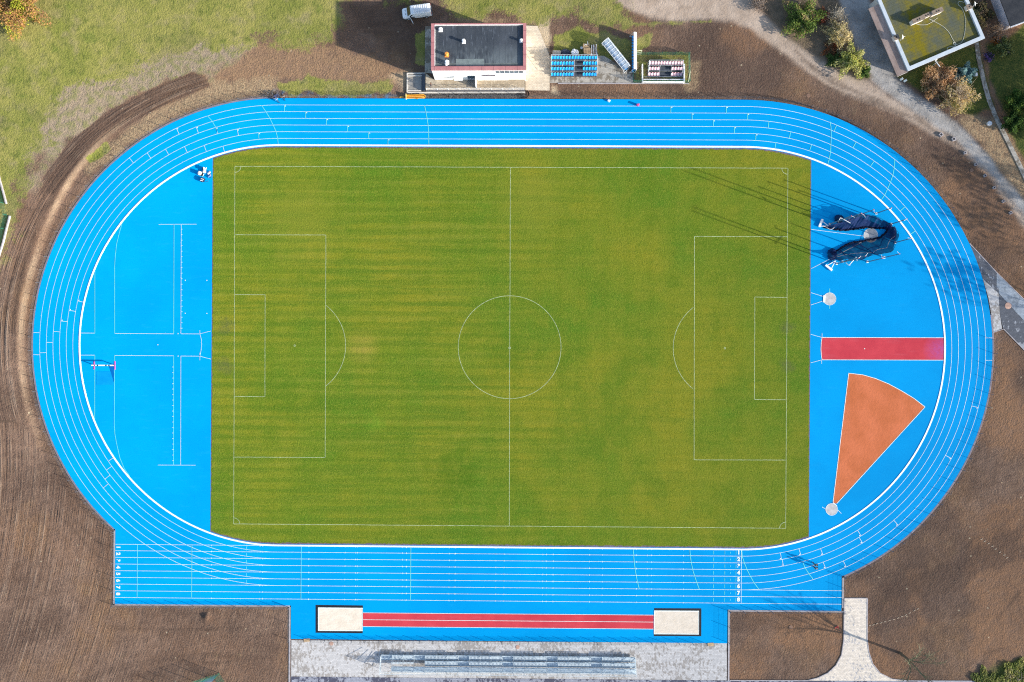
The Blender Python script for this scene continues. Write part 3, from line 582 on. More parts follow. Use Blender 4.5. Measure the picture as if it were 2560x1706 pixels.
# ---------------------------------------------------------------- paving
struct('paving', MB().sheet(PP([(728.5,1601),(1817,1608),(1817,1701.5),(728,1691.5)]), .012), M_PAVE)
struct('road', MB().sheet(PP([(727,1692),(1820,1702),(2450,1703.5),(2900,1700),(2900,1900),(727,1900)]), .008), M_PAVE2)
PATH = [(2110.6,1496),(2168.5,1496.5),(2168,1600),(2172,1630),(2182,1660),(2200,1683),(2230,1698),(2270,1703),(2018,1702),(2045,1695),(2070,1683),(2090,1664),(2104,1638),(2109.5,1600)]
struct('path', MB().sheet(PP(PATH), .016), M_PAVE3)
for pts in ([(2110.6,1496),(2109.5,1600),(2104,1638),(2090,1664),(2070,1683),(2045,1695),(2018,1702),(1825,1701.5)], [(2168.5,1496),(2168,1600),(2172,1630),(2182,1660),(2200,1683),(2230,1698),(2270,1702.5),(2430,1703)], [(2110,1496),(2168.5,1496)]):
    struct('path_kerb', MB().ribbon(PP(pts), .14, .05, -.05), M_KERB)
Q = lambda pts: PP(pts)
struct('paving', MB().sheet(Q([(2424,610),(2491,682),(2491,716),(2496,722),(2496,733),(2457,697)]), .012), M_PAVED)
struct('paving', MB().sheet(Q([(2491.5,682),(2560,750),(2700,885),(2700,945),(2560,802),(2525,765),(2496.5,733),(2496.5,722),(2491.5,716)]), .013), M_PAVEB)
struct('paving', MB().sheet(Q([(2457,697.5),(2496,733.5),(2500,790),(2505,822),(2482,832),(2479,790),(2471,745)]), .014), M_PAVE)
struct('paving', MB().sheet(Q([(2496.5,734),(2525,766),(2560,803),(2700,946),(2700,1020),(2560,875),(2508,823),(2500.5,790)]), .015), M_PAVED)
for pts in ([(2424,609),(2491,681),(2560,749),(2700,884)], [(2481,832.5),(2509,823),(2561,876),(2700,1021)]): struct('paving_kerb', MB().ribbon(Q(pts), .12, .05, -.05), M_KERB)
struct('garden_path', MB().ribbon(PP([(2441,108),(2447,150),(2455,185),(2462,215),(2472,250),(2490,295),(2508,330),(2530,375),(2552,420),(2580,480)]), .75, .09, -.05), M_OLDP)
# sand pits
def pit(outer, inner, label):
    r = thing('sand_pit', label, 'sand pit', group='long jump sand pits')
    b = MB(); po, pi = PP(outer), PP(inner); b.prism(po, -.02, .046); b.build('rubber_frame', M_DARKRUB, r)
    MB().sheet(pi, .056).build('sand', M_SAND, r)
    MB().ribbon(pi, .16, .075, .03, closed=True).build('white_border', M_LINE, r); return r
T13p = lambda pts: T13(pts)
pit(T13([(548,858),(982,863),(980,1118),(548,1113)]), T13([(572,884),(978,888),(977,1094),(572,1092)]), 'sand pit at the end of the red strips nearer the start numbers turned sideways')
pit(T23([(1305,888),(1738,890),(1737,1145),(1302,1144)]), T23([(1306,912),(1714,915),(1713,1125),(1304,1122)]), 'sand pit at the end of the red strips below the upright lane numbers')
M_CONC = simple('throwing_concrete', (.42,.42,.43), .3, 1.2, .8, .2)
for px, py, r_, lab in ((2074,747.8,1.12,'bare pale concrete throwing circle with a white stop block between cage and red runway'),(2176.8,588.8,1.26,'dirty concrete throwing circle half under the dark netting'),(2079,1274,1.07,'small concrete throwing circle at the tip of the orange sector')):
    x, y = P(px,py); r = thing('throwing_circle', lab, 'throwing circle', (x,y,.03), group='concrete throwing circles')
    MB().disc(x,y,.02,.046,r_,40).build('slab', M_CONC, r); MB().ribbon([(x+r_*math.cos(i*math.tau/40), y+r_*math.sin(i*math.tau/40)) for i in range(40)], .05, .06, .03, closed=True).build('rim', M_LINE, r)
    if py == 747.8: MB().obox((x-1.0,y,.075),(.35,1.25,.07)).build('stop_board', M_LINE, r)
    if px == 2079: MB().obox((x+.55,y+.95,.075),(.9,.15,.07),rad(-40)).build('stop_board', M_LINE, r)
# ---------------------------------------------------------------- materials for objects
M_GALV = simple('galvanised_steel', (.46,.50,.55), .3, 2, .5, .5, .25)
M_POST = simple('grey_powdercoat', (.10,.11,.13), .3, 3, .6, .3)
M_WHITE = simple('white_paint', (.80,.80,.80), .12, 1.2, .6, .25)
M_WALLW = simple('white_render', (.74,.73,.71), .10, .8, .9, .1)
M_MAROON = simple('maroon_sheet', (.25,.075,.082), .35, .8, .6, .3)
M_GLASS = simple('window_glass', (.08,.13,.18), .4, 1.0, .15, .6)
M_DARK = simple('dark_interior', (.02,.022,.026), .3, 2, .8, .2)
M_GREENP = simple('green_wire', (.02,.16,.11), .35, 3, .6, .3)
M_WOOD = simple('planed_wood', (.42,.30,.18), .35, 4, .8, .15)
M_OLDWOOD = simple('weathered_wood', (.24,.19,.145), .45, 4, .9, .1)
M_YEL = simple('yellow_paint', (.80,.42,.05), .25, 1.5, .6, .2)
M_GRATE = simple('grating_deck', (.05,.06,.078), .3, 4, .6, .4)
# ---------------------------------------------------------------- railing round the track: one panel and one post shared by all
pan = MB()
for i in range(34): pan.tube((.06+i*.0725,0,.08),(.06+i*.0725,0,1.0),.0042,n=3,cap=False)
for z in (.08,.4,.7,1.0): pan.tube((.03,0,z),(2.47,0,z),.006,n=4)
pan_o = pan.build('mesh_panel', M_POST); pst = MB().obox((0,0,.56),(.06,.06,1.16)); pst.obox((0,0,1.15),(.065,.065,.02)); pst_o = pst.build('post', M_POST)
def fence(label, line, sp=2.5, used=[0]):
    """line: world polyline; posts every sp metres with a panel in each bay"""
    p = np.array(line, float); d = np.concatenate([[0], np.cumsum(np.linalg.norm(np.diff(p,axis=0),axis=1))]); n = max(1, round(d[-1]/sp))
    s = np.linspace(0, d[-1], n+1); X = np.interp(s,d,p[:,0]); Y = np.interp(s,d,p[:,1])
    r = thing('mesh_fence', label, 'fence', (X[0],Y[0],0), group='mesh fence round the running track')
    for i in range(n+1):
        a = math.atan2(Y[min(i+1,n)]-Y[max(i-1,0)], X[min(i+1,n)]-X[max(i-1,0)])
        child_copy(pst_o, r, (X[i]-X[0], Y[i]-Y[0], 0), a)
        if i < n:
            c = child_copy(pan_o, r, (X[i]-X[0], Y[i]-Y[0], 0), math.atan2(Y[i+1]-Y[i], X[i+1]-X[i])); c.scale = (math.hypot(X[i+1]-X[i],Y[i+1]-Y[i])/2.5,1,1)
    return r
RF = RO+.32
fence('low grey mesh fence curving round the left bend of the blue track', arc(-HS, RF, 90, aL+.0, 60)+[(X0-.28,P(287,1330)[1])])
fence('short low mesh fence behind the sideways start numbers', [(X0-.28,P(287,1335)[1]),(X0-.28,Y8-.3)])
fence('low mesh fence below the start of the straight beside furrowed soil', [(X0-.25,Y8-.32),(XL2-.3,Y8-.32)])
fence('short low mesh fence between brown soil and the left end of the jump area', [(XL2-.3,Y8-.4),(XL2-.3,YB-.2)])
yb = lambda px: P(px, 1600.5+(px-727)*.0066)[1]-.12
fence('low mesh fence between the long jump area and the pale paved terrace', [(P(778,1600)[0],yb(778)),(P(1766,1600)[0],yb(1766))])
fence('short low mesh fence between the right sand pit and square brown plot', [(XR2+.28,YB+.1),(XR2+.28,Y8-.25)])
fence('low mesh fence along the top of the square brown plot', [(XR2+.4,Y8-.3),(XR+.2,Y8-.3)])
fence('short low mesh fence at the right end of the straight lanes', [(XR+.3,Y8-.2),(XR+.3,P(2104,1440)[1])])
fence('low grey mesh fence round the lower half of the right bend', arc(HS, RF, aR+.4, 2.2, 50))
fence('low grey mesh fence round the upper right bend by the dirt road', arc(HS, RF, 31.2, 90, 40))
fence('long low mesh fence on the top straight between track and bare soil', [(HS,RF),(P(1125,246)[0],RF)])
fence('low mesh fence on the top straight left of the yellow trailer', [(P(993,246)[0],RF),(-HS,RF)])
for o in (pan_o, pst_o): bpy.data.objects.remove(o)
for (x0,y0,x1,y1,lab) in ((759,1596.5,775,1605,'tan plywood board by the fence left of the stands'),(1768,1607,1785,1615.5,'tan plywood board by the fence below the right sand pit')):
    a = P((x0+x1)/2,(y0+y1)/2); r = tag(MB().obox((0,0,.05),(1.1,.55,.05),rad(4)).obox((0,.2,.012),(1.1,.06,.03),rad(4)).obox((0,-.2,.012),(1.1,.06,.03),rad(4)).build('plywood_board', M_WOOD), lab, 'board', 'plywood boards by the fence'); r.location = (a[0],a[1],.0)
# ---------------------------------------------------------------- clubhouse on its terrace
ZT, HR = .9, 6.5
SW = P(1078.5,173.7,HR); SE = P(1315,173,HR); NW = P(1081.5,59.8,HR)
CL = math.hypot(SE[0]-SW[0],SE[1]-SW[1]); CDp = math.hypot(NW[0]-SW[0],NW[1]-SW[1]); crz = math.atan2(SE[1]-SW[1],SE[0]-SW[0]); CH = HR-ZT
club = thing('clubhouse', 'white flat roofed clubhouse with dark bitumen roof and maroon parapet', 'building', (SW[0],SW[1],ZT), crz)
def wall_holes(mb, length, height, holes, th, y0=0.0):
    xs = sorted({0,length}|{h[0] for h in holes}|{h[2] for h in holes}); zs = sorted({0,height}|{h[1] for h in holes}|{h[3] for h in holes})
    for i in range(len(xs)-1):
        for j in range(len(zs)-1):
            mx, mz = (xs[i]+xs[i+1])/2, (zs[j]+zs[j+1])/2
            if any(h[0] < mx < h[2] and h[1] < mz < h[3] for h in holes): continue
            mb.add([(xs[i],y0,zs[j]),(xs[i+1],y0,zs[j]),(xs[i+1],y0,zs[j+1]),(xs[i],y0,zs[j+1])], [(0,1,2,3)])
    for h in holes:
        a,b,c,d = h; mb.add([(a,y0,b),(c,y0,b),(c,y0,d),(a,y0,d),(a,y0+th,b),(c,y0+th,b),(c,y0+th,d),(a,y0+th,d)], [(0,4,5,1),(1,5,6,2),(2,6,7,3),(3,7,4,0)])
u = lambda px: (px-1078.5)/(1315-1078.5)*CL
holes = [(u(1237),3.3,u(1308.5),4.65),(u(1087.5),4.05,u(1095),4.4),(u(1135),.95,u(1150),1.75),(u(1164.5),.02,u(1186),2.2)]
wl = MB(); wall_holes(wl, CL, CH-.02, holes, .28)
wl.add([(0,0,-1),(0,CDp,-1),(0,CDp,CH),(0,0,CH),(CL,0,-1),(CL,CDp,-1),(CL,CDp,CH),(CL,0,CH)], [(0,3,2,1),(4,5,6,7),(1,2,6,5)]); wl.add([(0,0,-1),(CL,0,-1),(CL,0,0),(0,0,0)], [(0,1,2,3)])
wl.box(u(1190.5),-.12,0,u(1270),-.003,.35)
wl.build('wall', M_WALLW, club, local=True)
def win(h, mull, name='window'):
    f = MB(); a,b,c,d = h
    for x0,z0,x1,z1 in ((a,b,c,b+.08),(a,d-.08,c,d),(a,b+.08,a+.08,d-.08),(c-.08,b+.08,c,d-.08)): f.box(x0,.01,z0,x1,.07,z1)
    for i in range(1,mull+1): x = a+(c-a)*i/(mull+1); f.box(x-.04,.012,b+.08,x+.04,.07,d-.08)
    o = f.build(name, M_WHITE, club, local=True); MB().box(a,.05,b,c,.09,d).build('pane', M_GLASS, o, local=True); return o
win(holes[0],5); win(holes[1],0); win(holes[2],1)
dr = MB().box(holes[3][0],.2,0,holes[3][2],.25,2.2).build('door', M_GLASS, club, local=True); MB().box(holes[3][2]-.25,.14,1.0,holes[3][2]-.2,.2,1.2).build('handle', M_GALV, dr, local=True)
MB().box(u(1131),-.75,1.85,u(1153),-.003,1.97).build('awning', M_WHITE, club, local=True)
MB().box(u(1163),-1.35,.02,u(1185),-.02,.06).build('door_mat', simple('steel_mat', (.22,.21,.19), .4, 5, .8, .2), club, local=True)
MB().box(u(1185),-1.5,0,u(1187.5),-.01,2.1).build('open_door_leaf', M_WHITE, club, local=True)
# lettering on the wall
cu = bpy.data.curves.new('lettering','FONT'); cu.body = 'KauOMMunicia'; cu.size = .82; cu.extrude = .03; cu.offset = .015
o_ = bpy.data.objects.new('tmp_lettering', cu); COL.objects.link(o_); me = bpy.data.meshes.new_from_object(o_.evaluated_get(bpy.context.evaluated_depsgraph_get())); bpy.data.objects.remove(o_)
wx = max(v.co.x for v in me.vertices); kx = (u(1237)-u(1203))/wx
lt = MB(); lt.add([(u(1203)+v.co.x*kx, -.035-v.co.z, 2.15+v.co.y) for v in me.vertices], [tuple(p.vertices) for p in me.polygons]); lt.build('lettering', simple('dark_letters', (.13,.10,.13), .2, 3), club, local=True)
# roof
def roofmat():
    t = NT('bitumen_roof'); a = t.noise(.28, 4, .6, (1,.5,1)); b = t.noise(1.4, 4, .6, (2.5,.5,1)); c = t.noise(6, 3); sx = t.n('ShaderNodeSeparateXYZ'); t.link(t.coord(), sx.inputs[0])
    seam = t.math('SINE', t.math('MULTIPLY', sx.outputs[0], 6.0)); south = t.ramp(sx.outputs[1], 4.6, .5)
    col = t.mix(t.ramp(a,.35,.65), (.03,.037,.047), (.055,.064,.078))
    f = t.math('MULTIPLY', south, t.ramp(t.math('ADD', t.math('MULTIPLY', a, .6), t.math('MULTIPLY', b, .4)), .40, .53)); col = t.mix(t.math('MULTIPLY', f, .8), col, (.15,.18,.19))
    col = t.mix(t.ramp(b,.58,.68,0,.6), col, (.12,.14,.17)); col = t.mix(t.ramp(seam,.97,1,0,.7), col, (.012,.014,.018)); col = t.mix(t.ramp(c,.5,.75,0,.2), col, (.09,.10,.11))
    return t.out(col, .55, .35)
M_BITUM = roofmat()
PW = .56
rf = MB().box(.25,.25,CH-.55,CL-.25,CDp-.1,CH-.36).build('roof', M_BITUM, club, local=True)
pr = MB(); z0, z1 = CH-.34, CH
pr.box(-.06,-.06,z0-.2,CL+.06,PW,z1); pr.box(-.06,PW,z0-.2,PW,CDp-.16,z1+.001); pr.box(CL-.5,PW,z0-.2,CL+.06,CDp-.16,z1+.001); pr.box(-.06,CDp-.16,z0-.2,CL+.06,CDp+.05,z1)
prm = NT('maroon_parapet'); a = prm.noise(.6,3); sx = prm.n('ShaderNodeSeparateXYZ'); prm.link(prm.coord(), sx.inputs[0]); s1_ = prm.math('SINE', prm.math('MULTIPLY', sx.outputs[0], 3.05)); s2_ = prm.math('SINE', prm.math('MULTIPLY', sx.outputs[1], 3.05))
c_ = prm.mix(prm.ramp(a,.35,.65), (.36,.145,.15), (.44,.19,.19)); c_ = prm.mix(prm.ramp(s1_,.99,1,0,.7), c_, (.10,.03,.035)); c_ = prm.mix(prm.ramp(s2_,.99,1,0,.7), c_, (.10,.03,.035)); M_PARA = prm.out(c_, .55, .3)
pr.build('parapet', M_PARA, club, local=True)
MB().box(PW,CDp-.2,CH-.36,CL-.5,CDp-.165,CH-.02).box(PW+.003,PW,CH-.36,PW+.05,CDp-.2,CH+.004).build('parapet_flashing', M_WHITE, rf, local=True)
v_ = lambda zx, zy: (u(1060+zx/8.386), CDp*(1-(zy-243)/(1203-243)))
for (zx,zy,hh,rr,mm) in ((345,360,.55,.32,M_WHITE),(832,612,.75,.3,M_WHITE),(2040,600,.55,.28,M_WHITE),(475,890,.75,.34,simple('orange_cap',(.80,.30,.06),.2,3)),(478,1050,.6,.34,M_WHITE),(470,1105,.4,.2,M_WHITE)):
    x, y = v_(zx,zy); zb = CH-.36; m = MB().tube((x,y,zb),(x,y,zb+hh),rr*.72,n=12); m.tube((x,y,zb+hh),(x,y,zb+hh+.14),rr,rr*.6,12); m.obox((x,y,zb+.03),(rr*2.2,rr*2.2,.06)); m.build('roof_vent', mm, rf, local=True)
# roof felt patches
MB().box(u(1060+665/8.386),PW+.02,CH-.358,u(1060+1255/8.386),PW+1.35,CH-.348).build('felt_patch', simple('grey_felt',(.17,.205,.205),.25,1.5,.7,.2), rf, local=True)
MB().box(PW+.1,PW+.02,CH-.356,u(1060+2000/8.386),PW+.62,CH-.3545).build('felt_patch', simple('grey_felt_strip',(.12,.14,.14),.35,1.2,.7,.2), rf, local=True)
# terrace, steps and forecourt
struct('terrace', MB().prism(PP([(1064,183),(1088,202),(1088,150),(1312,150),(1312,226),(1064,226)],ZT), -.1, ZT), M_PAVE4)
tw = MB()
for i, (a, b) in enumerate(((1063.5,1060.5),(1060.5,1057.5),(1057.5,1054.5))):
    z = ZT*.75-i*.22; tw.prism(PP([(a,184),(a,227),(b,227),(b,184)],z), -.1, z)
tag(tw.build('steps', simple('dark_step_stone',(.11,.12,.14),.3,3)), 'dark stone steps from the terrace down to the small sunken landing', 'steps')
struct('landing', MB().sheet(PP([(1018,184),(1054,184),(1054,232),(1018,232)]), .05), simple('landing_concrete',(.33,.31,.28),.35,1.2,.9,.1))
lw = MB()
for pts in ([(1018,231.8),(1018,183.5),(1063,183.5)], [(1018,231.8),(1313,231.2)], [(1019,190),(1056,190)], [(1019,227),(1052,227)]): lw.ribbon(PP(pts,.15), .2 if pts[0][1] in (231.8,) else .14, .2, -.05)
tag(lw.build('kerb_wall', simple('pale_concrete',(.60,.57,.52),.15,2)), 'low pale concrete edging round the landing and below the clubhouse terrace', 'wall')
tag(MB().prism(PP([(1064.5,225.7),(1312,225.2),(1312,226.4),(1064.5,227)],ZT), -.05, ZT+.02).build('retaining_wall', simple('dark_concrete',(.10,.10,.11),.3,2)), 'dark retaining wall under the clubhouse terrace beside gravel strip', 'wall')
# white panel railing on the terrace edge
ra, rb = P(1067,225.5,ZT), P(1310,225.0,ZT); r = thing('terrace_railing', 'pale panel railing with white posts along the clubhouse terrace', 'railing', (ra[0],ra[1],ZT), math.atan2(rb[1]-ra[1],rb[0]-ra[0])); RL = math.hypot(rb[0]-ra[0],rb[1]-ra[1])
for i in range(10):
    x = RL*i/9; MB().box(x-.03,-.03,0,x+.03,.03,1.02).build('post', M_WHITE, r, local=True)
    if i < 9: q = MB().tube((x,0,1.0),(x+RL/9,0,1.0),.03,n=6); q.tube((x,0,.15),(x+RL/9,0,.15),.015,n=4); [q.tube((x+RL/9*j/16,0,.15),(x+RL/9*j/16,0,1.0),.008,n=3,cap=False) for j in range(1,16)]; q.build('railing_panel', M_WHITE, r, local=True)
fc = MB(); c4 = [P(1313.5,66),P(1344,66),P(1374,140),P(1374,227),P(1313.5,227)]; fc.add([(c4[0][0],c4[0][1],.35),(c4[1][0],c4[1][1],.12),(c4[2][0],c4[2][1],.06),(c4[3][0],c4[3][1],.06),(c4[4][0],c4[4][1],.25)], [(0,4,3,2,1)])
struct('forecourt', fc, slab('forecourt_pavers', (.62,.54,.43), (.58,.50,.39), .5))
struct('side_paving', MB().sheet(PP([(1063,66),(1082,66),(1090,185),(1062,183)]), .03), M_OLDP)
struct('old_paving', MB().sheet(PP([(1374,140),(1490,140),(1510,140),(1583,185),(1583,208),(1374,208)]), .02), M_OLDP)
struct('old_paving_kerb', MB().ribbon(PP([(1395,209),(1722,209.5)]), .16, .1, -.05), M_KERB)
# ---------------------------------------------------------------- little stands with bucket seats
def seat_mesh(name, mats):
    b = MB(); N, K = 6, 9; prof = [(-.22,.02),(-.13,0),(-.03,0),(.07,.01),(.15,.03),(.19,.10),(.215,.19),(.235,.27),(.25,.33)]
    for th in (0,.025):
        for k, (y, z) in enumerate(prof):
            for i in range(N+1):
                q = i/N*2-1; wd = .215*(1-.18*max(0,(k-6)/2)); b.v.append((q*wd, y-(.06*q*q if k > 4 else 0), z+.045*q*q*(1 if k < 5 else .3)-th*(1 if k < 5 else 0)+(0), )) if k < 5 else b.v.append((q*wd, y+th-(.07*q*q), z+.02*q*q*0-.05*max(0,abs(q)-.6)*(k > 6)))
    n1 = (N+1)*len(prof)
    for k in range(len(prof)-1):
        for i in range(N):
            a = k*(N+1)+i; b.f.append((a,a+1,a+N+2,a+N+1)); b.m.append(0); b.f.append((n1+a,n1+a+N+1,n1+a+N+2,n1+a+1)); b.m.append(0)
    for k in range(len(prof)-1):
        for e in (0,N): a = k*(N+1)+e; c = a+N+1; b.f.append((a,c,n1+c,n1+a) if e == 0 else (a,n1+a,n1+c,c)); b.m.append(0)
    top = (len(prof)-1)*(N+1)
    for i in range(N): b.f.append((top+i,top+i+1,n1+top+i+1,n1+top+i)); b.m.append(1); b.f.append((i,n1+i,n1+i+1,i+1)); b.m.append(0)
    return b.build(name, mats, smooth=False)
M_SEATB = simple('blue_seat_plastic', (.02,.38,.80), .15, 5, .35, .5); M_SEATGLINT = simple('painted_sun_glint_edge', (.62,.76,.85), .1, 5, .5, .3)  # sun glint on the top rims of the backs painted as a pale edge colour
M_SEATP = simple('red_seat_painted_glare', (.80,.56,.60), .10, 5, .35, .5); M_SEATPE = simple('red_seat_edge', (.62,.14,.20), .2, 5, .5, .3)  # sun glare on the red seats mixed into their pale pink colour
def stand(label, fx0, fx1, fy, rows, pitch_, rowd, rise, deck, seats, smats, group=None):
    """fx0..fx1 pixel span of the front row, fy pixel row of the front edge"""
    a, b = P(fx0,fy), P(fx1,fy); W_ = math.hypot(b[0]-a[0],b[1]-a[1])
    r = thing('small_grandstand', label, 'grandstand', (a[0],a[1],.03), math.atan2(b[1]-a[1],b[0]-a[0]), group)
    s0 = seat_mesh('seat', smats)
    gap = seats['gap']
    for i in range(rows):
        z = .12+rise*i
        MB().box(0,i*rowd-.05,z-.05,W_,i*rowd+rowd-.1 if i < rows-1 else i*rowd+.55,z).build('deck', M_GRATE, r, local=True)
        rl = MB().box(0,i*rowd+rowd-.1,z+.30,W_,i*rowd+rowd-.06,z+.36) if i < rows-1 else MB().box(0,i*rowd+.5,z+.3,W_,i*rowd+.54,z+.36)
        rl.box(0,i*rowd+.2,z+.26,W_ if i == rows-1 else gap[0]*pitch_,i*rowd+.25,z+.31)
        if i < rows-1: rl.box(gap[1]*pitch_,i*rowd+.2,z+.26,W_,i*rowd+.25,z+.31)
        rl.build('seat_rail', M_GALV, r, local=True)
        for k in range(seats['n']):
            if i < rows-1 and gap[0] <= k < gap[1]: continue
            c = child_copy(s0, r, ((k+.5)*pitch_, i*rowd+.2, z+.34))
    bpy.data.objects.remove(s0)
    D = (rows-1)*rowd+.55; zt = .12+rise*(rows-1)
    fr = MB()
    for x in seats['frames']:
        x *= pitch_; fr.box(x-.03,0,0,x+.03,.06,.12)
        for i in range(rows): fr.box(x-.03,i*rowd+rowd*.55,0,x+.03,i*rowd+rowd*.55+.06,.12+rise*i-.052)
        for i in range(rows-1): fr.tube((x,i*rowd,.14+rise*i),(x,(i+1)*rowd,.16+rise*(i+1)),.028,n=4)
    for i in range(rows): fr.box(0,i*rowd+rowd*.55+.005,.03,W_,i*rowd+rowd*.55+.05,.065)
    for x in (0,W_): fr.box(x-.02,.0,.032,x+.02,(rows-1)*rowd+rowd*.55,.06)
    fr.build('frame', M_GALV, r, local=True)
    bk = MB(); bk.tube((0,D,zt+1.0),(W_,D,zt+1.0),.04,n=6); bk.tube((0,D,zt+.15),(W_,D,zt+.15),.03,n=5)
    n = int(W_/.26)
    for i in range(n+1): bk.tube((W_*i/n,D,zt+.15),(W_*i/n,D,zt+1.0),.022,n=4,cap=False)
    for x in (0,W_): bk.tube((x,D,0),(x,D,zt+1.0),.035,n=5); bk.tube((x,D,zt+1.0),(x,.3,1.0),.03,n=5); bk.tube((x,.3,.12),(x,.3,1.0),.03,n=5)
    bk.build('back_railing', M_GALV, r, local=True)
    return r, W_, D
stand('four row stand with blue bucket seats on old flagstones', 1377, 1491, 192, 4, .5215, .88, .36, None, dict(n=16,gap=(8,11),frames=(0,4,8,11.8,16)), [M_SEATB,M_SEATGLINT], 'small seated stands')
stand('three row stand with pale pink seats inside the green fence', 1619.5, 1704, 191.5, 3, .5155, .88, .36, None, dict(n=12,gap=(4,8),frames=(0,4,8,12)), [M_SEATP,M_SEATPE], 'small seated stands')
# white U-shaped rail round the pink stand
r = thing('perimeter_barrier', 'white U shaped board barrier in front of the pink seats', 'barrier', (*P(1606,204),0))
for pts, z, wd in (([(1606.5,160),(1607,204.5)],.95,.16),([(1711,160),(1711,205)],.95,.22)): 
    p_ = PP(pts,z); MB().ribbon(p_, wd, z, .08).build('side_board', M_WHITE, r)
MB().ribbon(PP([(1607,204),(1711,204.5)],.95), .12, .95, .45).build('front_board', M_WHITE, r); MB().ribbon(PP([(1609,198.8),(1709,199)],.7), .16, .72, .6).build('front_shelf', M_WHITE, r)
q = MB().path([P3(1611,192.6,.5),P3(1709,192.4,.5)],.04,6); [q.tube((*P(x,y,0),0),(*P(x,y,.9),.92),.04,n=6) for x in (1607,1640,1675,1710) for y in (204,)]; q.build('rail_tube', M_GALV, r)
# green fence
def wire_fence(name, label, px, h, n_per=2.6, group=None, mat=None, z0=0.0, dens=.16):
    mat = mat or M_GREENP; pts = PP(px); r = thing(name, label, 'fence', (*pts[0],z0), group=group)
    for (ax,ay),(bx,by) in zip(pts[:-1],pts[1:]):
        d = math.hypot(bx-ax,by-ay); n = max(1,round(d/n_per))
        for i in range(n+1):
            x, y = ax+(bx-ax)*i/n, ay+(by-ay)*i/n
            if i == n and (bx,by) != pts[-1]: continue
            MB().tube((x,y,z0),(x,y,z0+h+.05),.045,n=5).build('post', mat, r)
            if i < n:
                x2, y2 = ax+(bx-ax)*(i+1)/n, ay+(by-ay)*(i+1)/n; w_ = MB(); m = int(d/n/dens); hz = max(4,int(h/.3))
                for j in range(m+1): t_ = j/m; w_.tube((x+(x2-x)*t_,y+(y2-y)*t_,z0+.05),(x+(x2-x)*t_,y+(y2-y)*t_,z0+h),.009,n=3,cap=False)
                for j in range(hz+1): w_.tube((x,y,z0+.05+(h-.05)*j/hz),(x2,y2,z0+.05+(h-.05)*j/hz),.009,n=3,cap=False)
                w_.build('wire_panel', mat, r)
    return r
wire_fence('wire_fence', 'green wire fence enclosing the stand with pink seats', [(1583.5,207.5),(1722,208),(1721,138),(1586,138)], 1.5, dens=.09)
wire_fence('wire_fence', 'short green wire fence piece below the upright white team shelter', [(1583,180),(1583,205)], 1.1, dens=.09)
M_CREAM = simple('cream_tube', (.72,.70,.50), .15, 3)
for (x,y,rz,lab) in ((1592,137,8,'cream tubular gate frame leaning on the fence behind the upright shelter'),(1722.5,195,80,'cream tubular gate frame at the right end of the green fence')):
    a = P(x,y); r = tag(MB().path([(-.75,0,.05),(-.75,.0,1.35),(.75,.0,1.35),(.75,0,.05),(-.75,0,.05)],.05,6).path([(-.75,0,.7),(.75,0,.7)],.045,6).build('gate_frame', M_CREAM), lab, 'gate', 'cream gate frames'); r.location = (a[0],a[1],0); r.rotation_euler = (rad(-8),0,rad(rz))
a = P(1590.5,166.5); r = thing('slatted_bench', 'slatted wooden bench behind the upright white team shelter', 'bench', (a[0],a[1],0), rad(90))
for i in range(3): MB().box(-.65,-.3+i*.22,.42,.65,-.16+i*.22,.46).build('slat', M_WOOD, r, local=True)
for x in (-.5,.5): MB().box(x-.04,-.28,0,x+.04,.24,.42).build('leg', M_POST, r, local=True)
# ---------------------------------------------------------------- team shelters
def poly_mat():
    t = NT('polycarbonate'); a = t.noise(1.2, 3); t.out(t.mix(t.ramp(a,.35,.65), (.46,.56,.66), (.60,.68,.76)), .25, .5); tr = t.n('ShaderNodeBsdfTransparent'); mx = t.n('ShaderNodeMixShader'); mx.inputs[0].default_value = .42
    out = t.t.nodes['Material Output']; t.link(tr.outputs[0], mx.inputs[1]); t.link(t.b.outputs[0], mx.inputs[2]); t.link(mx.outputs[0], out.inputs['Surface']); return t.mat
M_POLY = poly_mat(); M_POLYW = simple('white_polycarbonate', (.74,.76,.78), .1, 2, .3, .4)  # opaque white shell material beside the translucent one
def shelter(label, c, rz, L_, prof, nb, shellmat, seatlab):
    """local: x along the bench, +y back; prof = (y,z) outline of the shell"""
    r = thing('team_shelter', label, 'shelter', (c[0],c[1],.03), rz, 'team shelters')
    sh = MB(); n = len(prof)
    for th in (0,1):
        for x in (-L_/2,L_/2):
            for y, z in prof: sh.v.append((x,y,z-.012*th))
    for i in range(n-1): sh.f.append((i,i+1,n+i+1,n+i)); sh.m.append(0); sh.f.append((2*n+i,3*n+i,3*n+i+1,2*n+i+1)); sh.m.append(0)
    sh.build('shell', shellmat, r, local=True)
    for i in range(nb+1):
        x = -L_/2+L_*i/nb; MB().path([(x,y,z+.03) for y, z in prof],.022,5).build('rib', M_WHITE, r, local=True)
    fr = MB()
    for (y,z) in (prof[0],prof[-1],prof[len(prof)//2]): fr.tube((-L_/2,y,z+.03),(L_/2,y,z+.03),.035,n=5)
    for x in (-L_/2,L_/2): fr.tube((x,-.45,.04),(x,prof[0][0],.04),.04,n=5); fr.tube((x,-.45,.04),(x,prof[-1][0],prof[-1][1]),.03,n=5)
    fr.build('frame', M_WHITE, r, local=True)
    s0 = seat_mesh('seat', [M_SEATB,M_SEATB]); ns = int(L_/.52)
    for i in range(ns): child_copy(s0, r, (-L_/2+L_*(i+.5)/ns, .12, .44))
    bpy.data.objects.remove(s0); MB().box(-L_/2+.05,.05,.36,L_/2-.05,.25,.42).build('seat_beam', M_GALV, r, local=True)
    return r
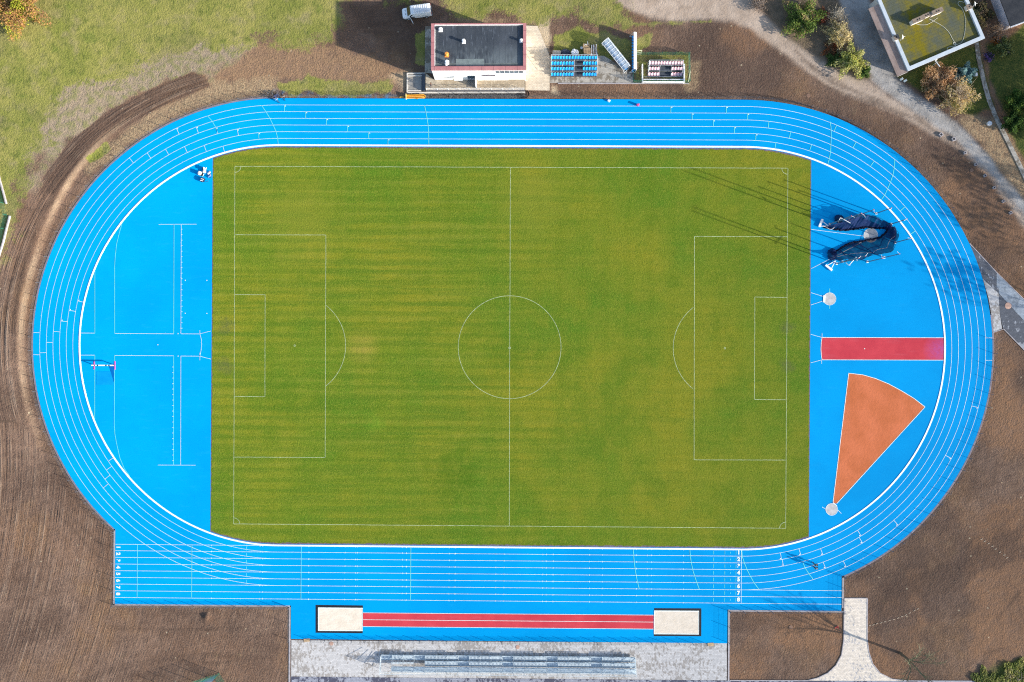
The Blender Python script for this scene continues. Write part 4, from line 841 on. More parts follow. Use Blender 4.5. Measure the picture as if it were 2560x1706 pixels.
pa, pb = P(1580,182), P(1580,92); shelter('upright white backed team shelter with a row of blue seats facing left', ((pa[0]+pb[0])/2,(pa[1]+pb[1])/2), math.atan2(pb[1]-pa[1],pb[0]-pa[0])+math.pi, 6.6, [(.58,.06),(.60,1.0),(.56,1.7),(.40,1.98),(.05,2.05)], 9, M_POLYW, '')
bpy.data.objects[-1] if False else None
pa, pb = P(1511,111), P(1564.5,178); shelter('slanted translucent team shelter with white ribs over blue seats', ((pa[0]+pb[0])/2,(pa[1]+pb[1])/2), math.atan2(pb[1]-pa[1],pb[0]-pa[0]), 6.3, [(.72,.06),(.80,1.0),(.76,1.75),(.45,2.08),(-.40,2.06),(-.85,1.85)], 9, M_POLY, '')
# ---------------------------------------------------------------- stacks behind the blue stand
def z2(x, y): return P(1360+x/9.388, 70+y/9.388)
def rough_box(sx, sy, sz, jit, n=5):
    b = MB(); vs = []
    for k in range(3):
        for i in range(n*4):
            t_ = i/(n*4)*math.tau; c_, s_ = math.cos(t_), math.sin(t_); q_ = max(abs(c_),abs(s_)); e = .82+.18*(1/q_ if q_ else 1)
            vs.append((c_*e*sx/2*(1+random.uniform(-jit,jit)), s_*e*sy/2*(1+random.uniform(-jit,jit)), sz*k/2*(1+random.uniform(-jit,jit)*(k > 0))))
    m = n*4; fs = [(k*m+i, k*m+(i+1)%m, (k+1)*m+(i+1)%m, (k+1)*m+i) for k in range(2) for i in range(m)]
    vs.append((0,0,sz*1.05)); fs += [(2*m+i, 2*m+(i+1)%m, 3*m) for i in range(m)]
    return b.add(vs, fs)
c = z2(293,625); r = thing('slab_stack', 'stack of pale stone slabs behind the blue seated stand', 'slab stack', (c[0],c[1],0))
for i in range(4): MB().obox((random.uniform(-.03,.03),0,.12+i*.16),(1.45,.95,.14),rad(random.uniform(-3,3))).build('slab', M_OLDP, r, local=True)
c = z2(505,605); o = tag(rough_box(1.6,1.1,.7,.14).build('rubble_sack', simple('dark_sacking',(.045,.055,.085),.6,2.5)), 'dark sack of rubble between the slab stack and the white sack', 'sack'); o.location = (c[0],c[1],0)
c = z2(720,612); o = tag(rough_box(1.35,1.15,.9,.16).build('bulk_bag', simple('white_woven_bag',(.74,.75,.78),.15,2)), 'crumpled white bulk bag between the dark sack and wooden pallets', 'bag'); o.location = (c[0],c[1],0)
def pallet_stack(label, c, n, rz, dx=0):
    r = thing('pallet_stack', label, 'pallets', (c[0],c[1],0), rz)
    for k in range(n):
        m = MB(); 
        for i in range(6): m.box(-.6+dx*k,-.6+i*.22,.12+k*.15,.6+dx*k,-.6+i*.22+.13,.145+k*.15)
        for i in range(3): m.box(-.6+i*.54+dx*k,-.6,k*.15+.02,-.6+i*.54+.12+dx*k,.63,.118+k*.15)
        m.build('pallet', M_WOOD if k > n-3 else M_OLDWOOD, r, local=True)
    return r
pallet_stack('pale wooden pallet stack topped by a slatted pallet behind the blue stand', z2(1003,600), 6, rad(1)); pallet_stack('lower grey pallet stack behind the slatted pallet stack', z2(985,490), 5, rad(-1))
c = z2(1170,545); r = thing('plank_pile', 'pile of weathered planks and bricks right of the pallets', 'plank pile', (c[0],c[1],0), rad(95))
for i in range(16): MB().obox((random.uniform(-.12,.12),-.5+(i%8)*.14,.3+.12*(i//8)+random.uniform(0,.1)),(1.9,.11,.06),rad(random.uniform(-9,9))).build('plank', M_OLDWOOD if i % 3 else M_WHITE, r, local=True)
MB().box(-.8,-.5,0,.8,.5,.24).build('brick_base', simple('brick',(.30,.13,.085),.4,5), r, local=True)
c = z2(880,485); o = tag(MB().tube((0,0,0),(0,0,.35),.17,.21,14).tube((0,0,.35),(0,0,.37),.23,.23,14).build('bucket', M_WHITE), 'white bucket beside the pallet stack', 'bucket'); o.location = (c[0],c[1],0)
hp = [(940,450),(955,425),(975,418),(985,440)]; tag(MB().path([(*z2(*q_),.75) for q_ in hp]+[(*z2(1000,440),.75)],.04).path([(*z2(*q_),.75) for q_ in [(1018,435),(1022,400),(1012,372),(1018,355)]],.05).build('loose_pipe', M_WHITE), 'bent white pipe on top of the grey pallets', 'pipe')
for lab, cpx in (('coil of dark cable at the right end of the gravel strip', (1312,236)),):
    x, y = P(*cpx); m = MB()
    for k in range(4): rr = .55+.12*k; m.path([(x+.3*math.cos(k)*.3+rr*math.cos(i*math.tau/18), y+rr*math.sin(i*math.tau/18)*.9, .05+.03*k) for i in range(19)], .035, 4)
    tag(m.build('cable_coil', simple('dark_cable',(.04,.03,.028),.3,3)), lab, 'cable')
# yellow trailer
a = P(1040,243.5); r = thing('yellow_trailer', 'long yellow open trailer with triangular drawbar at the track edge', 'trailer', (a[0],a[1],0), rad(1.5))
tr = MB(); Lh, Wh = 1.72, .30
tr.prism([(-Lh,-Wh),(Lh-.15,-Wh),(Lh,-Wh*.5),(Lh,Wh*.5),(Lh-.15,Wh),(-Lh,Wh)],.22,.28)
for y in (-Wh,Wh): tr.box(-Lh,y-.03,.285,Lh-.18,y+.03,.52)
tr.box(Lh-.03,-.15,.285,Lh+.03,.15,.52); tr.build('tray', M_YEL, r, local=True)
MB().box(-Lh-.08,-.44,.2,-Lh+.02,.52,.62).build('front_board', simple('pale_yellow_paint',(.86,.66,.30),.2,2), r, local=True)
MB().path([(-Lh,-.28,.3),(-Lh-1.25,0,.28),(-Lh,.28,.3)],.035,6).build('drawbar', M_YEL, r, local=True)
MB().tube((-1.5,0,.34),(1.55,0,.34),.13,n=10).build('roller', simple('orange_bristle',(.72,.34,.06),.4,6), r, local=True)
for y in (-.36,.36): MB().tube((.2,y-.04,.16),(.2,y+.04,.16),.16,n=14).build('wheel', M_DARK, r, local=True)
# ---------------------------------------------------------------- van
def ring_loft(mb, rings, cap=True, mi=0):
    n = len(rings[0]); o = len(mb.v)
    for r_ in rings: mb.v.extend(r_)
    for k in range(len(rings)-1):
        for i in range(n): mb.f.append((o+k*n+i, o+k*n+(i+1)%n, o+(k+1)*n+(i+1)%n, o+(k+1)*n+i)); mb.m.append(mi)
    if cap: mb.f += [tuple(o+i for i in range(n-1,-1,-1)), tuple(o+(len(rings)-1)*n+i for i in range(n))]; mb.m += [mi,mi]
vc = P(1043,34.5); van = thing('van', 'white panel van with roof rack and open driver door in the clubhouse shadow', 'van', (vc[0],vc[1],-.0), rad(180+7.5))
def vring(x, hw, zb, zt, top): 
    sh = zb+(zt-zb)*.55
    return [(x,-hw*.93,zb),(x,-hw,zb+.15),(x,-hw,sh),(x,-hw*(top+.06),zt-.16),(x,-hw*top,zt-.04),(x,-hw*top*.8,zt),(x,hw*top*.8,zt),(x,hw*top,zt-.04),(x,hw*(top+.06),zt-.16),(x,hw,sh),(x,hw,zb+.15),(x,hw*.93,zb)]
b = MB(); ring_loft(b, [vring(2.62,.70,.38,.78,.9),vring(2.5,.86,.33,.96,.88),vring(2.2,.93,.30,1.08,.88),vring(1.72,.95,.30,1.20,.86),vring(.98,.95,.30,1.93,.80),vring(.5,.96,.30,2.0,.80),vring(-2.2,.96,.30,2.02,.80),vring(-2.52,.95,.34,1.98,.80),vring(-2.62,.90,.40,1.88,.78)])
body = b.build('body', simple('van_white', (.84,.85,.86), .06, .8, .3, .5), van, smooth=False, local=True)
MB().add([(1.70,-.80,1.235),(1.70,.80,1.235),(1.06,.72,1.90),(1.06,-.72,1.90)], [(0,1,2,3)]).build('windscreen', simple('windscreen_glass',(.012,.03,.03),.3,1,.08,.7), van, local=True)
for s in (-1,1):
    if s == -1: MB().add([(1.30,s*.962,1.16),(.45,s*.966,1.16),(.45,s*.86,1.72),(.95,s*.86,1.72)], [(0,1,2,3)]).build('side_window', M_GLASS, van, local=True)
    else:
        MB().add([(1.32,.962,.42),(.35,.966,.42),(.35,.967,1.2),(.38,.83,1.82),(.95,.80,1.82),(1.32,.955,1.2)], [(0,1,2,3,4,5)]).build('cab_interior', M_DARK, van, local=True); MB().obox((.7,.90,.95),(.45,.2,.5)).build('driver_seat', simple('seat_cloth',(.15,.15,.16),.2,4), van, local=True)
    MB().obox((1.15,s*1.08,1.2),(.14,.2,.24)).build('wing_mirror', M_DARK, van, local=True); MB().add([(2.55,s*.55,.80),(2.40,s*.84,.80),(2.15,s*.905,1.0),(2.36,s*.6,1.035)], [(0,1,2,3)]).build('headlight', simple('lamp_glass',(.6,.63,.66),.1,3,.1,.6), van, local=True)
    for x in (1.65,-1.65):
        wh = MB().tube((x,s*.80,.33),(x,s*1.0,.33),.33,n=18).build('wheel', M_DARK, van, local=True); MB().tube((x,s*1.001,.33),(x,s*1.012,.33),.2,n=14).build('rim', M_GALV, wh, local=True)
    MB().box(-2.66,s*.82-.06,1.0,-2.60,s*.82+.06,1.5).build('tail_light', simple('tail_lens',(.4,.02,.02),.2,4), van, local=True)
dm = MB(); dm.prism([(0,-.03),(1.08,-.03),(1.08,.03),(0,.03)], .45, 1.22); dm.box(.05,-.02,1.222,.95,.02,1.26); d_ = dm.build('open_door', simple('van_door_white',(.80,.81,.82),.05,1,.3,.5), van, local=True); d_.location = (1.28,1.0,0); d_.rotation_euler = (0,0,rad(180-68))
for yy in (-.33,.33): MB().add([(2.05,yy-.14,1.128),(2.05,yy+.14,1.128),(1.96,yy+.16,1.148),(1.96,yy-.16,1.148)], [(0,1,2,3)]).build('bonnet_vent', M_DARK, van, local=True)
rk = MB()
for y in (-.66,.66): rk.tube((.35,y,2.16),(-2.4,y,2.16),.022,n=5)
for i in range(9): x = .3-i*.33; rk.tube((x,-.68,2.17),(x,.68,2.17),.035 if i % 3 == 0 else .018,n=5); [rk.tube((x,y,2.0),(x,y,2.16),.015,n=4) for y in (-.66,.66) if i % 3 == 0]
rk.build('roof_rack', M_GALV, van, local=True); MB().box(-2.8,-.9,.36,-2.64,.9,.52).build('rear_bumper', M_POST, van, local=True); MB().box(-2.645,-.7,1.25,-2.60,.7,1.7).build('rear_window', M_GLASS, van, local=True)
# ---------------------------------------------------------------- house with moss roof
HH = 3.4
A_, B_, C_ = P(2204,20,HH), P(2271,176,HH), P(2461,95,HH)
hrz = math.atan2(C_[1]-B_[1], C_[0]-B_[0]); HLn = math.hypot(C_[0]-B_[0],C_[1]-B_[1]); HDp = 14.0
hs = thing('house', 'flat roofed house with mossy roof, white parapet and brown lean-to', 'house', (B_[0],B_[1],0), hrz)
w_ = MB(); hh = [(1.4,1.0,2.8,2.4),(4.6,.05,5.6,2.2),(7.0,1.0,8.4,2.4),(10.5,1.0,12.2,2.4)]; wall_holes(w_, HLn-.45, HH-.37, hh, .2, .45)
w_.add([(0,.45,0),(0,HDp,0),(0,HDp,HH-.37),(0,.45,HH-.37),(HLn-.45,.45,0),(HLn-.45,HDp,0),(HLn-.45,HDp,HH-.37),(HLn-.45,.45,HH-.37)], [(0,3,2,1),(4,5,6,7),(1,2,6,5)]); w_.build('wall', simple('house_render',(.55,.53,.50),.15,1,.9,.1), hs, local=True)
for h_ in hh:
    f = MB(); a,b2,c,d = h_
    for x0,z0,x1,z1 in ((a,b2,c,b2+.07),(a,d-.07,c,d),(a,b2+.07,a+.07,d-.07),(c-.07,b2+.07,c,d-.07)): f.box(x0,.55,z0,x1,.61,z1)
    o = f.build('window' if h_[1] > .1 else 'door', M_WHITE, hs, local=True); MB().box(a,.61,b2,c,.64,d).build('pane', M_GLASS, o, local=True)
def moss():
    t = NT('mossy_roofing'); a = t.noise(.32, 4, .6, (1,.45,1)); b = t.noise(1.1, 5, .65); c = t.noise(5, 3); sx = t.n('ShaderNodeSeparateXYZ'); t.link(t.coord(), sx.inputs[0]); sm = t.math('SINE', t.math('MULTIPLY', t.math('ADD', sx.outputs[1], t.math('MULTIPLY', b, .06)), 11)); s2 = t.math('SINE', t.math('MULTIPLY', sx.outputs[0], 6))
    back = t.ramp(sx.outputs[1], 8.5, 11.5)
    f = t.math('ADD', t.math('MULTIPLY', a, .55), t.math('MULTIPLY', b, .45)); col = t.mix(t.ramp(t.math('ADD', f, t.math('MULTIPLY', back, .06)),.42,.60), (.20,.165,.012), (.10,.115,.10)); col = t.mix(t.ramp(b,.42,.65,0,.4), col, (.13,.12,.02)); col = t.mix(t.ramp(sm,.94,1,0,.55), col, (.045,.045,.02)); col = t.mix(t.ramp(s2,.985,1,0,.3), col, (.05,.05,.03)); col = t.mix(t.ramp(c,.5,.75,0,.45), col, (.07,.075,.03)); t.bump(c,.6,.03); return t.out(col,.9,.1)
hr = MB().box(.2,.2,HH-.5,HLn-.2,HDp,HH-.36).build('roof', moss(), hs, local=True)
pp = MB(); pp.box(-.1,-.1,HH-.36,HLn+.1,.55,HH); pp.box(-.1,.55,HH-.36,.5,HDp,HH-.002); pp.box(HLn-.5,.55,HH-.36,HLn+.1,HDp,HH-.002); pp.build('parapet', simple('zinc_white_capping',(.44,.49,.54),.12,.7,.4,.4), hs, local=True)
def hl(zx, zy, z=HH):
    x, y = P(2170+zx/6.03, zy/6.03, z); dx, dy = x-B_[0], y-B_[1]; c_, s_ = math.cos(-hrz), math.sin(-hrz); return (dx*c_-dy*s_, dx*s_+dy*c_)
M_CHIM = simple('chimney_render',(.62,.55,.50),.25,2,.9,.1); M_BRICK = simple('chimney_cap',(.24,.19,.15),.4,4,.9,.1)
for (zx,zy,sx_,sy_,hz_) in ((770,285,2.1,.7,1.1),(1060,160,1.9,.7,1.1),(905,215,1.5,.6,.9)):
    x, y = hl(zx,zy,HH+1.0); ch_ = MB().box(x-sx_/2,y-sy_/2,HH-.36,x+sx_/2,y+sy_/2,HH-.36+hz_).build('chimney', M_CHIM, hr, local=True)
    m = MB().box(x-sx_/2-.05,y-sy_/2-.05,HH-.36+hz_,x+sx_/2+.05,y+sy_/2+.05,HH-.28+hz_); m.build('chimney_capping', M_BRICK, hs, local=True)
    MB().box(x-.3,y-.12,HH-.279+hz_,x-.08,y+.12,HH-.27+hz_).box(x+.1,y-.12,HH-.279+hz_,x+.32,y+.12,HH-.27+hz_).build('flue_opening', M_DARK, hs, local=True)
for (zx,zy) in ((432,560),(1530,100)):
    x, y = hl(zx,zy,HH+.6); MB().box(x-.4,y-.42,HH-.3,x+.4,y+.42,HH+.5).build('chimney', M_CHIM, hr, local=True); MB().box(x-.45,y-.47,HH+.5,x+.45,y+.47,HH+.58).build('chimney_capping', M_BRICK, hs, local=True); MB().box(x-.12,y-.12,HH+.581,x+.12,y+.12,HH+.59).build('flue_opening', M_DARK, hs, local=True)
for (zx,zy) in ((520,560),(1610,60)):
    x, y = hl(zx,zy,HH+.8); m = MB(); m.tube((x-.2,y-.3,HH+.1),(x,y,HH+.8),.03,n=5); m.tube((x,y,HH+.8),(x+.12,y-.04,HH+.86),.45,.12,14); m.tube((x+.1,y,HH+.8),(x+.5,y-.1,HH+.75),.02,n=4); m.build('satellite_dish', M_WHITE, hs, local=True)
def cable(pts): return [(*hl(*q_,HH-.3),HH-.33) for q_ in pts]
def spl(pts, n=6):
    out = []; p = [np.array(q_, float) for q_ in pts]
    for i in range(len(p)-1):
        a = p[max(i-1,0)]; b_ = p[i]; c = p[i+1]; d = p[min(i+2,len(p)-1)]
        for k in range(n): t_ = k/n; out.append(tuple(.5*((2*b_)+(-a+c)*t_+(2*a-5*b_+4*c-d)*t_*t_+(-a+3*b_-3*c+d)*t_**3)))
    return out+[tuple(p[-1])]
M_CABLE = simple('pale_cable',(.55,.54,.46),.15,3)
tag(MB().path([(B_[0]+q_[0]*math.cos(hrz)-q_[1]*math.sin(hrz), B_[1]+q_[0]*math.sin(hrz)+q_[1]*math.cos(hrz), q_[2]) for q_ in spl(cable([(920,285),(1010,330),(1130,400),(1220,490),(1270,580),(1310,650),(1330,680),(1290,700),(1210,715),(1195,745),(1230,755),(1280,720),(1325,690),(1325,650),(1300,635),(1285,655),(1310,675),(1400,650),(1445,560),(1465,430),(1462,250),(1420,130),(1365,75),(1362,35),(1400,22),(1450,40)]))],.038,5).build('roof_cable', M_CABLE), 'long pale cable looping across the mossy roof', 'cable')
tag(MB().path([(B_[0]+q_[0]*math.cos(hrz)-q_[1]*math.sin(hrz), B_[1]+q_[0]*math.sin(hrz)+q_[1]*math.cos(hrz), q_[2]) for q_ in spl(cable([(700,350),(780,375),(880,372),(960,335),(1050,270)]))],.03,5).build('roof_cable', M_CABLE), 'short pale cable in an arc below the chimney block', 'cable')
# lean-to along its left side
g0, g1 = hl(445,1160,2.85), hl(65,230,2.85)
lt_ = MB(); yl0, yl1 = -.2, 12.9; xl = g0[0]
lt_.add([(xl,yl0,2.85),(xl,yl1,2.85),(-.102,yl1,3.1),(-.102,yl0,3.1),(xl,yl0,2.75),(xl,yl1,2.75),(-.102,yl1,3.0),(-.102,yl0,3.0)], [(0,3,2,1),(4,5,6,7),(0,1,5,4),(0,4,7,3),(1,2,6,5)])
def rust():
    t = NT('old_sheet_roof'); a = t.noise(.4,4,.6,(3,.4,1)); b = t.noise(2.5,4); col = t.mix(t.ramp(a,.35,.65),(.30,.215,.18),(.42,.32,.28)); col = t.mix(t.ramp(b,.5,.75,0,.4),col,(.15,.105,.085)); return t.out(col,.8,.15)
lt_.build('lean_to_roof', rust(), hs, local=True); MB().box(xl+1.7,yl0+.7,0,-.11,yl1-.3,2.73).build('lean_to_wall', M_OLDWOOD, hs, local=True); MB().add([(xl,yl0-.012,2.7),(-.11,yl0-.012,2.9),(-.11,yl0-.012,3.12),(xl,yl0-.012,2.87)],[(0,1,2,3)]).build('gable_trim', M_WHITE, hs, local=True)
q = MB()
for i in range(7): x = 1.5+i*1.6; q.obox((x,.2 if i in (2,5) else .3,2.55),(.8,.48 if i in (2,5) else .28,.08))
q.build('window_ledges', M_WHITE, hs, local=True)
a = P(2342,157,2); tag(MB().tube((a[0],a[1],0),(a[0],a[1],2.4),.05,n=6).tube((a[0]-.5,a[1]+.2,2.4),(a[0]+.3,a[1]-.9,2.5),.08,n=6).tube((a[0]-.5,a[1]+.2,2.42),(a[0]-.2,a[1]+.5,2.42),.1,n=6).build('garden_pump', M_WHITE), 'white bent post standing by the garden side of the mossy house', 'post')
# low dark roofed house at the edge
h2 = P(2528,64,2.6); r = thing('house', 'low dark roofed house at the right edge behind the mossy house', 'house', (h2[0],h2[1],0), rad(21))
MB().box(.0,.0,0,14,12,2.45).build('wall', simple('lilac_render',(.46,.45,.50),.2,.6,.9,.1), r, local=True); MB().box(-.15,-.15,2.45,14.2,12.2,2.6).build('roof', simple('dark_roof',(.016,.019,.026),.3,1,.6,.3), r, local=True)
MB().box(-.2,-.3,2.5,14.2,-.155,2.64).build('gutter', M_GALV, r, local=True)
w2 = P(2511,78); struct('side_yard', MB().sheet(PP([(2479,-10),(2512,-10),(2532,66),(2513,76)]), .02), simple('yard_concrete',(.40,.39,.45),.25,1,.9,.1))
# two rails at the top edge of the drive
for y_, lab in ((12,'upper pale pipe rail by the mossy house back wall'),(7,'lower pale pipe rail by the mossy house back wall')):
    a, b_ = P(2188,13+(12-y_)*-.0,.4), P(2222,-6,.4); d_ = (12-y_)*.09; tag(MB().tube((a[0]+d_,a[1]+d_,.4),(b_[0]+d_,b_[1]+d_,.4),.06,n=6).tube((a[0]+d_+.2,a[1]+d_+.1,0),(a[0]+d_+.2,a[1]+d_+.1,.4),.05,n=5).build('pipe_rail', M_WHITE), lab, 'rail', 'pipe rails')
# ---------------------------------------------------------------- vegetation
def leafmat(name, c):
    t = NT(name); oi = t.noise(2.5,2); o2 = t.noise(.7,3); col = t.mix(t.ramp(oi,.3,.7), tuple(x*1.15 for x in c), tuple(min(1,x*2.3) for x in c)); col = t.mix(t.ramp(o2,.4,.7,0,.35), col, tuple(x*.9 for x in c)); t.out(col,.75,.15); tl_ = t.n('ShaderNodeBsdfTranslucent'); t.link(col, tl_.inputs[0]); mx = t.n('ShaderNodeMixShader'); mx.inputs[0].default_value = .4; out = t.t.nodes['Material Output']; t.link(t.b.outputs[0], mx.inputs[1]); t.link(tl_.outputs[0], mx.inputs[2]); t.link(mx.outputs[0], out.inputs['Surface']); return t.mat
def cloud(center, rads, n, size, hollow=.45, lump=.28, nm=3):
    """n small leaf faces through an uneven crown"""
    b = MB(); ph = [random.uniform(0,6.28) for _ in range(6)]
    d = RNG.normal(size=(n,3)); d /= np.linalg.norm(d,axis=1)[:,None]; d[:,2] = np.abs(d[:,2])*.9-.15
    lm = 1+lump*(np.sin(3*d[:,0]*2+ph[0])*np.cos(2.5*d[:,1]*2+ph[1])+.6*np.sin(7*d[:,0]+ph[2])*np.sin(6*d[:,2]+5*d[:,1]+ph[3]))
    rr = (hollow+(1-hollow)*RNG.random(n)**.6)*lm
    c = d*rr[:,None]*np.array(rads)+np.array(center)
    u_ = RNG.normal(size=(n,3)); u_ /= np.linalg.norm(u_,axis=1)[:,None]; v_2 = np.cross(u_, RNG.normal(size=(n,3))); v_2 /= np.linalg.norm(v_2,axis=1)[:,None]
    s_ = size*(.6+.8*RNG.random(n))[:,None]; u_ = u_*s_; v_2 = v_2*s_*.6
    mi = np.clip((fb3(c)*nm*1.6-.3*nm).astype(int)+RNG.integers(-1,2,n)*(RNG.random(n) < .3),0,nm-1)
    V = np.stack([c-u_,c-v_2,c+u_,c+v_2],1).reshape(-1,3); b.v = [tuple(x) for x in V]; b.f = [(4*i,4*i+1,4*i+2,4*i+3) for i in range(n)]; b.m = [int(k) for k in mi]
    return b
def fb3(c): return fbm(c[:,0]+c[:,2]*.7+31, c[:,1]-c[:,2]*.5+57, .8, 3)
def twigs(b, base, h, rad_, n, r0, spread=1.0, seg_=3, sub=2):
    for i in range(n):
        a = random.uniform(0,6.283); el = random.uniform(.25,1.45) if spread >= 1 else random.uniform(.7,1.5); L_ = random.uniform(.6,1.0)
        dirv = np.array([math.cos(a)*math.cos(el)*rad_, math.sin(a)*math.cos(el)*rad_, math.sin(el)*h])*L_
        p = np.array(base, float); q = p
        for k in range(seg_):
            q2 = np.array(base)+dirv*(k+1)/seg_+RNG.normal(size=3)*.06*rad_; b.tube(q,q2,r0*(1-k/seg_)*.8+.008,r0*(1-(k+1)/seg_)*.8+.006,4,cap=False)
            if k:
                for j in range(sub): e = q2+(dirv/np.linalg.norm(dirv)*.3+RNG.normal(size=3)*.28)*rad_*.5; b.tube(q2,e,r0*.3+.006,.006,3,cap=False)
            q = q2
    return b
def bush(label, px, py, rpx, h, cols, n, size, tw=0, twcol=(.30,.25,.19), name='bush', lump=.46, hollow=.3, group=None):
    R_ = rpx/13.75; zc = h*.45; x, y = P(px,py,zc); r = thing(name, label, 'bush', (x,y,0), group=group)
    if n: cloud((x,y,zc*.75),(R_,R_,h*.62),n,size,hollow,lump,len(cols)).build('foliage', [leafmat('leaf',c) for c in cols], r)
    if tw: twigs(MB(),(x,y,.05),h,R_*1.12,tw,.05).build('branches', simple('twig_bark',twcol,.3,4), r)
    return r
bush('round green shrub with brownish lower side left of the gravel drive', 2008,45, 42, 2.6, [(.085,.125,.03),(.13,.175,.04),(.22,.17,.08)], 5200,.17, 12)
bush('bare pale grey twiggy bush beside the top of the gravel drive', 2092,42, 27, 2.6, [(.25,.21,.15)], 250,.10, 90,(.42,.38,.31))
bush('tan twiggy bush below the bare grey bush', 2096,86, 33, 2.8, [(.38,.31,.15),(.28,.24,.11),(.44,.37,.21)], 2600,.13, 70,(.40,.35,.25))
bush('olive yellow bush nearest the fork of drive and dirt road', 2130,150, 33, 2.8, [(.33,.32,.085),(.23,.25,.07),(.38,.36,.15)], 4200,.15, 40,(.33,.30,.18))
bush('low rusty red shrub between the green shrub and the drive', 2055,40, 20, 1.1, [(.20,.065,.035),(.14,.07,.04)], 1500,.14, 16,(.2,.12,.08))
bush('low rusty orange shrub under the tan twiggy bush', 2080,122, 19, 1.0, [(.24,.085,.03),(.17,.07,.035),(.12,.08,.04)], 1700,.14, 14,(.2,.12,.08))
bush('small dark green shrub left of the olive yellow bush', 2085,150, 17, 1.1, [(.04,.075,.02),(.07,.11,.03)], 1500,.14)
bush('small dark green shrub at the lower end of the row by the drive', 2160,180, 15, 1.2, [(.04,.08,.02),(.075,.12,.03)], 1500,.14)
bush('big russet shrub with bare tips in the garden of the mossy house', 2350,205, 42, 2.6, [(.30,.175,.085),(.36,.24,.13),(.22,.13,.07)], 5200,.15, 50,(.38,.28,.2))
bush('tan bare branched shrub overlapping the russet shrub', 2395,240, 44, 3.4, [(.36,.27,.13),(.30,.24,.10),(.40,.32,.2)], 2800,.14, 110,(.42,.33,.24))
bush('blue grey spruce beside the flagged garden path', 2412,186, 23, 2.4, [(.10,.17,.17),(.16,.25,.245),(.06,.11,.11)], 3800,.15, name='spruce')
bush('dark shrub tangle between the two houses', 2445,35, 32, 2.2, [(.04,.05,.025),(.075,.06,.035),(.10,.085,.03)], 4200,.17, 30,(.16,.12,.09))
bush('bare brown bush below the corner of the dark roofed house', 2495,80, 27, 2.6, [(.15,.10,.06)], 300,.12, 60,(.25,.19,.15))
bush('grey green shrub beside the top of the flagged path', 2512,118, 23, 1.8, [(.08,.10,.035),(.13,.15,.055)], 2600,.14, 10)
bush('rounded dark evergreen shrub at the right edge beside the shaded lawn', 2545,255, 30, 3.0, [(.025,.055,.012),(.045,.085,.018),(.07,.105,.02)], 4600,.18)
bush('dark evergreen hedge plant lower on the right edge', 2535,305, 26, 2.6, [(.025,.05,.014),(.045,.08,.018)], 3600,.17)
bush('orange leaved low shrub under the bare brown bush', 2490,100, 10, .8, [(.30,.12,.03),(.22,.09,.03)], 500,.12)
bush('purple flower bed plant beside the flagged path', 2473,142, 13, .5, [(.10,.06,.16),(.05,.05,.06),(.14,.09,.22)], 900,.10)
bush('tall yellow green and orange crown in the top left corner', 42,2, 74, 5.0, [(.24,.25,.03),(.28,.16,.06),(.20,.12,.06)], 15000,.15, 40,(.25,.17,.12), name='autumn_tree', hollow=.3)
bush('wide green scrub at the lower right corner', 2552,1700, 46, .5, [(.13,.16,.045),(.20,.21,.065),(.26,.235,.10)], 6500,.16, 30, lump=.5)
bush('flat green scrub at the bottom edge left of the corner scrub', 2468,1706, 30, .4, [(.12,.145,.045),(.17,.18,.06)], 2600,.17)
bush('small grey bare bush at the top edge right of the dirt road', 1895,10, 24, 1.6, [(.17,.13,.10)], 300,.12, 55,(.30,.25,.22))
# bare trees
def bare_tree(b, p, d, L_, r_, depth):
    q = p+d*L_; b.tube(p,q,r_,r_*.68,5 if depth > 2 else 3,cap=False)
    if depth == 0: return
    for k in range(3 if depth > 1 else 4):
        nd = d*.75+RNG.normal(size=3)*.42+np.array([0,0,.12]); nd /= np.linalg.norm(nd); bare_tree(b, q if k < 2 else p+d*L_*.6, nd, L_*random.uniform(.62,.82), r_*.58, depth-1)
M_BARK = simple('bark',(.13,.105,.075),.4,4,.9,.1)
x, y = P(2250,1633); r = thing('bare_tree', 'bare leafless tree with a long trunk shadow right of the path', 'tree', (x,y,0))
MB().tube((x,y,-.05),(x+.1,y-.05,3.2),.26,.19,10).build('trunk', M_BARK, r)
b = MB()
for k in range(5):
    a = k*1.256+.3; nd = np.array([math.cos(a)*.5,math.sin(a)*.5,.9]); nd /= np.linalg.norm(nd); bare_tree(b, np.array([x+.1,y-.05,3.1]), nd, 2.5, .115, 3)
b.build('crown', simple('grey_green_twigs',(.13,.135,.08),.3,3), r)
b = MB(); b.tube((0,0,-.1),(0,0,4.0),.2,.14,8)
cr = MB()
for k in range(6):
    a = k*1.05; nd = np.array([math.cos(a)*.6,math.sin(a)*.6,.8]); nd /= np.linalg.norm(nd); bare_tree(cr, np.array([0,0,3.8]), nd, 2.7, .07, 3)
lf = cloud((0,0,8.6),(3.4,3.4,3.6),260,.26,.2,.3,1)
base = thing('roadside_tree', 'bare tree standing outside the right edge of the field', 'tree', (0,0,0), group='bare trees beyond the right edge')
b.build('trunk', M_BARK, base, local=True); cr.build('crown', M_BARK, base, local=True); lf.build('last_leaves', leafmat('dead_leaf',(.18,.11,.05)), base, local=True)
spots = [(2850,850,1.25),(2885,700,1.2),(2780,560,1.0),(2980,620,1.4)]
for i, (px,py,s_) in enumerate(spots):
    x, y = P(px,py)
    if i == 0: base.location = (x,y,0); base.scale = (s_,)*3
    else: dup(base, (x,y,0), random.uniform(0,6.28), scale=s_)
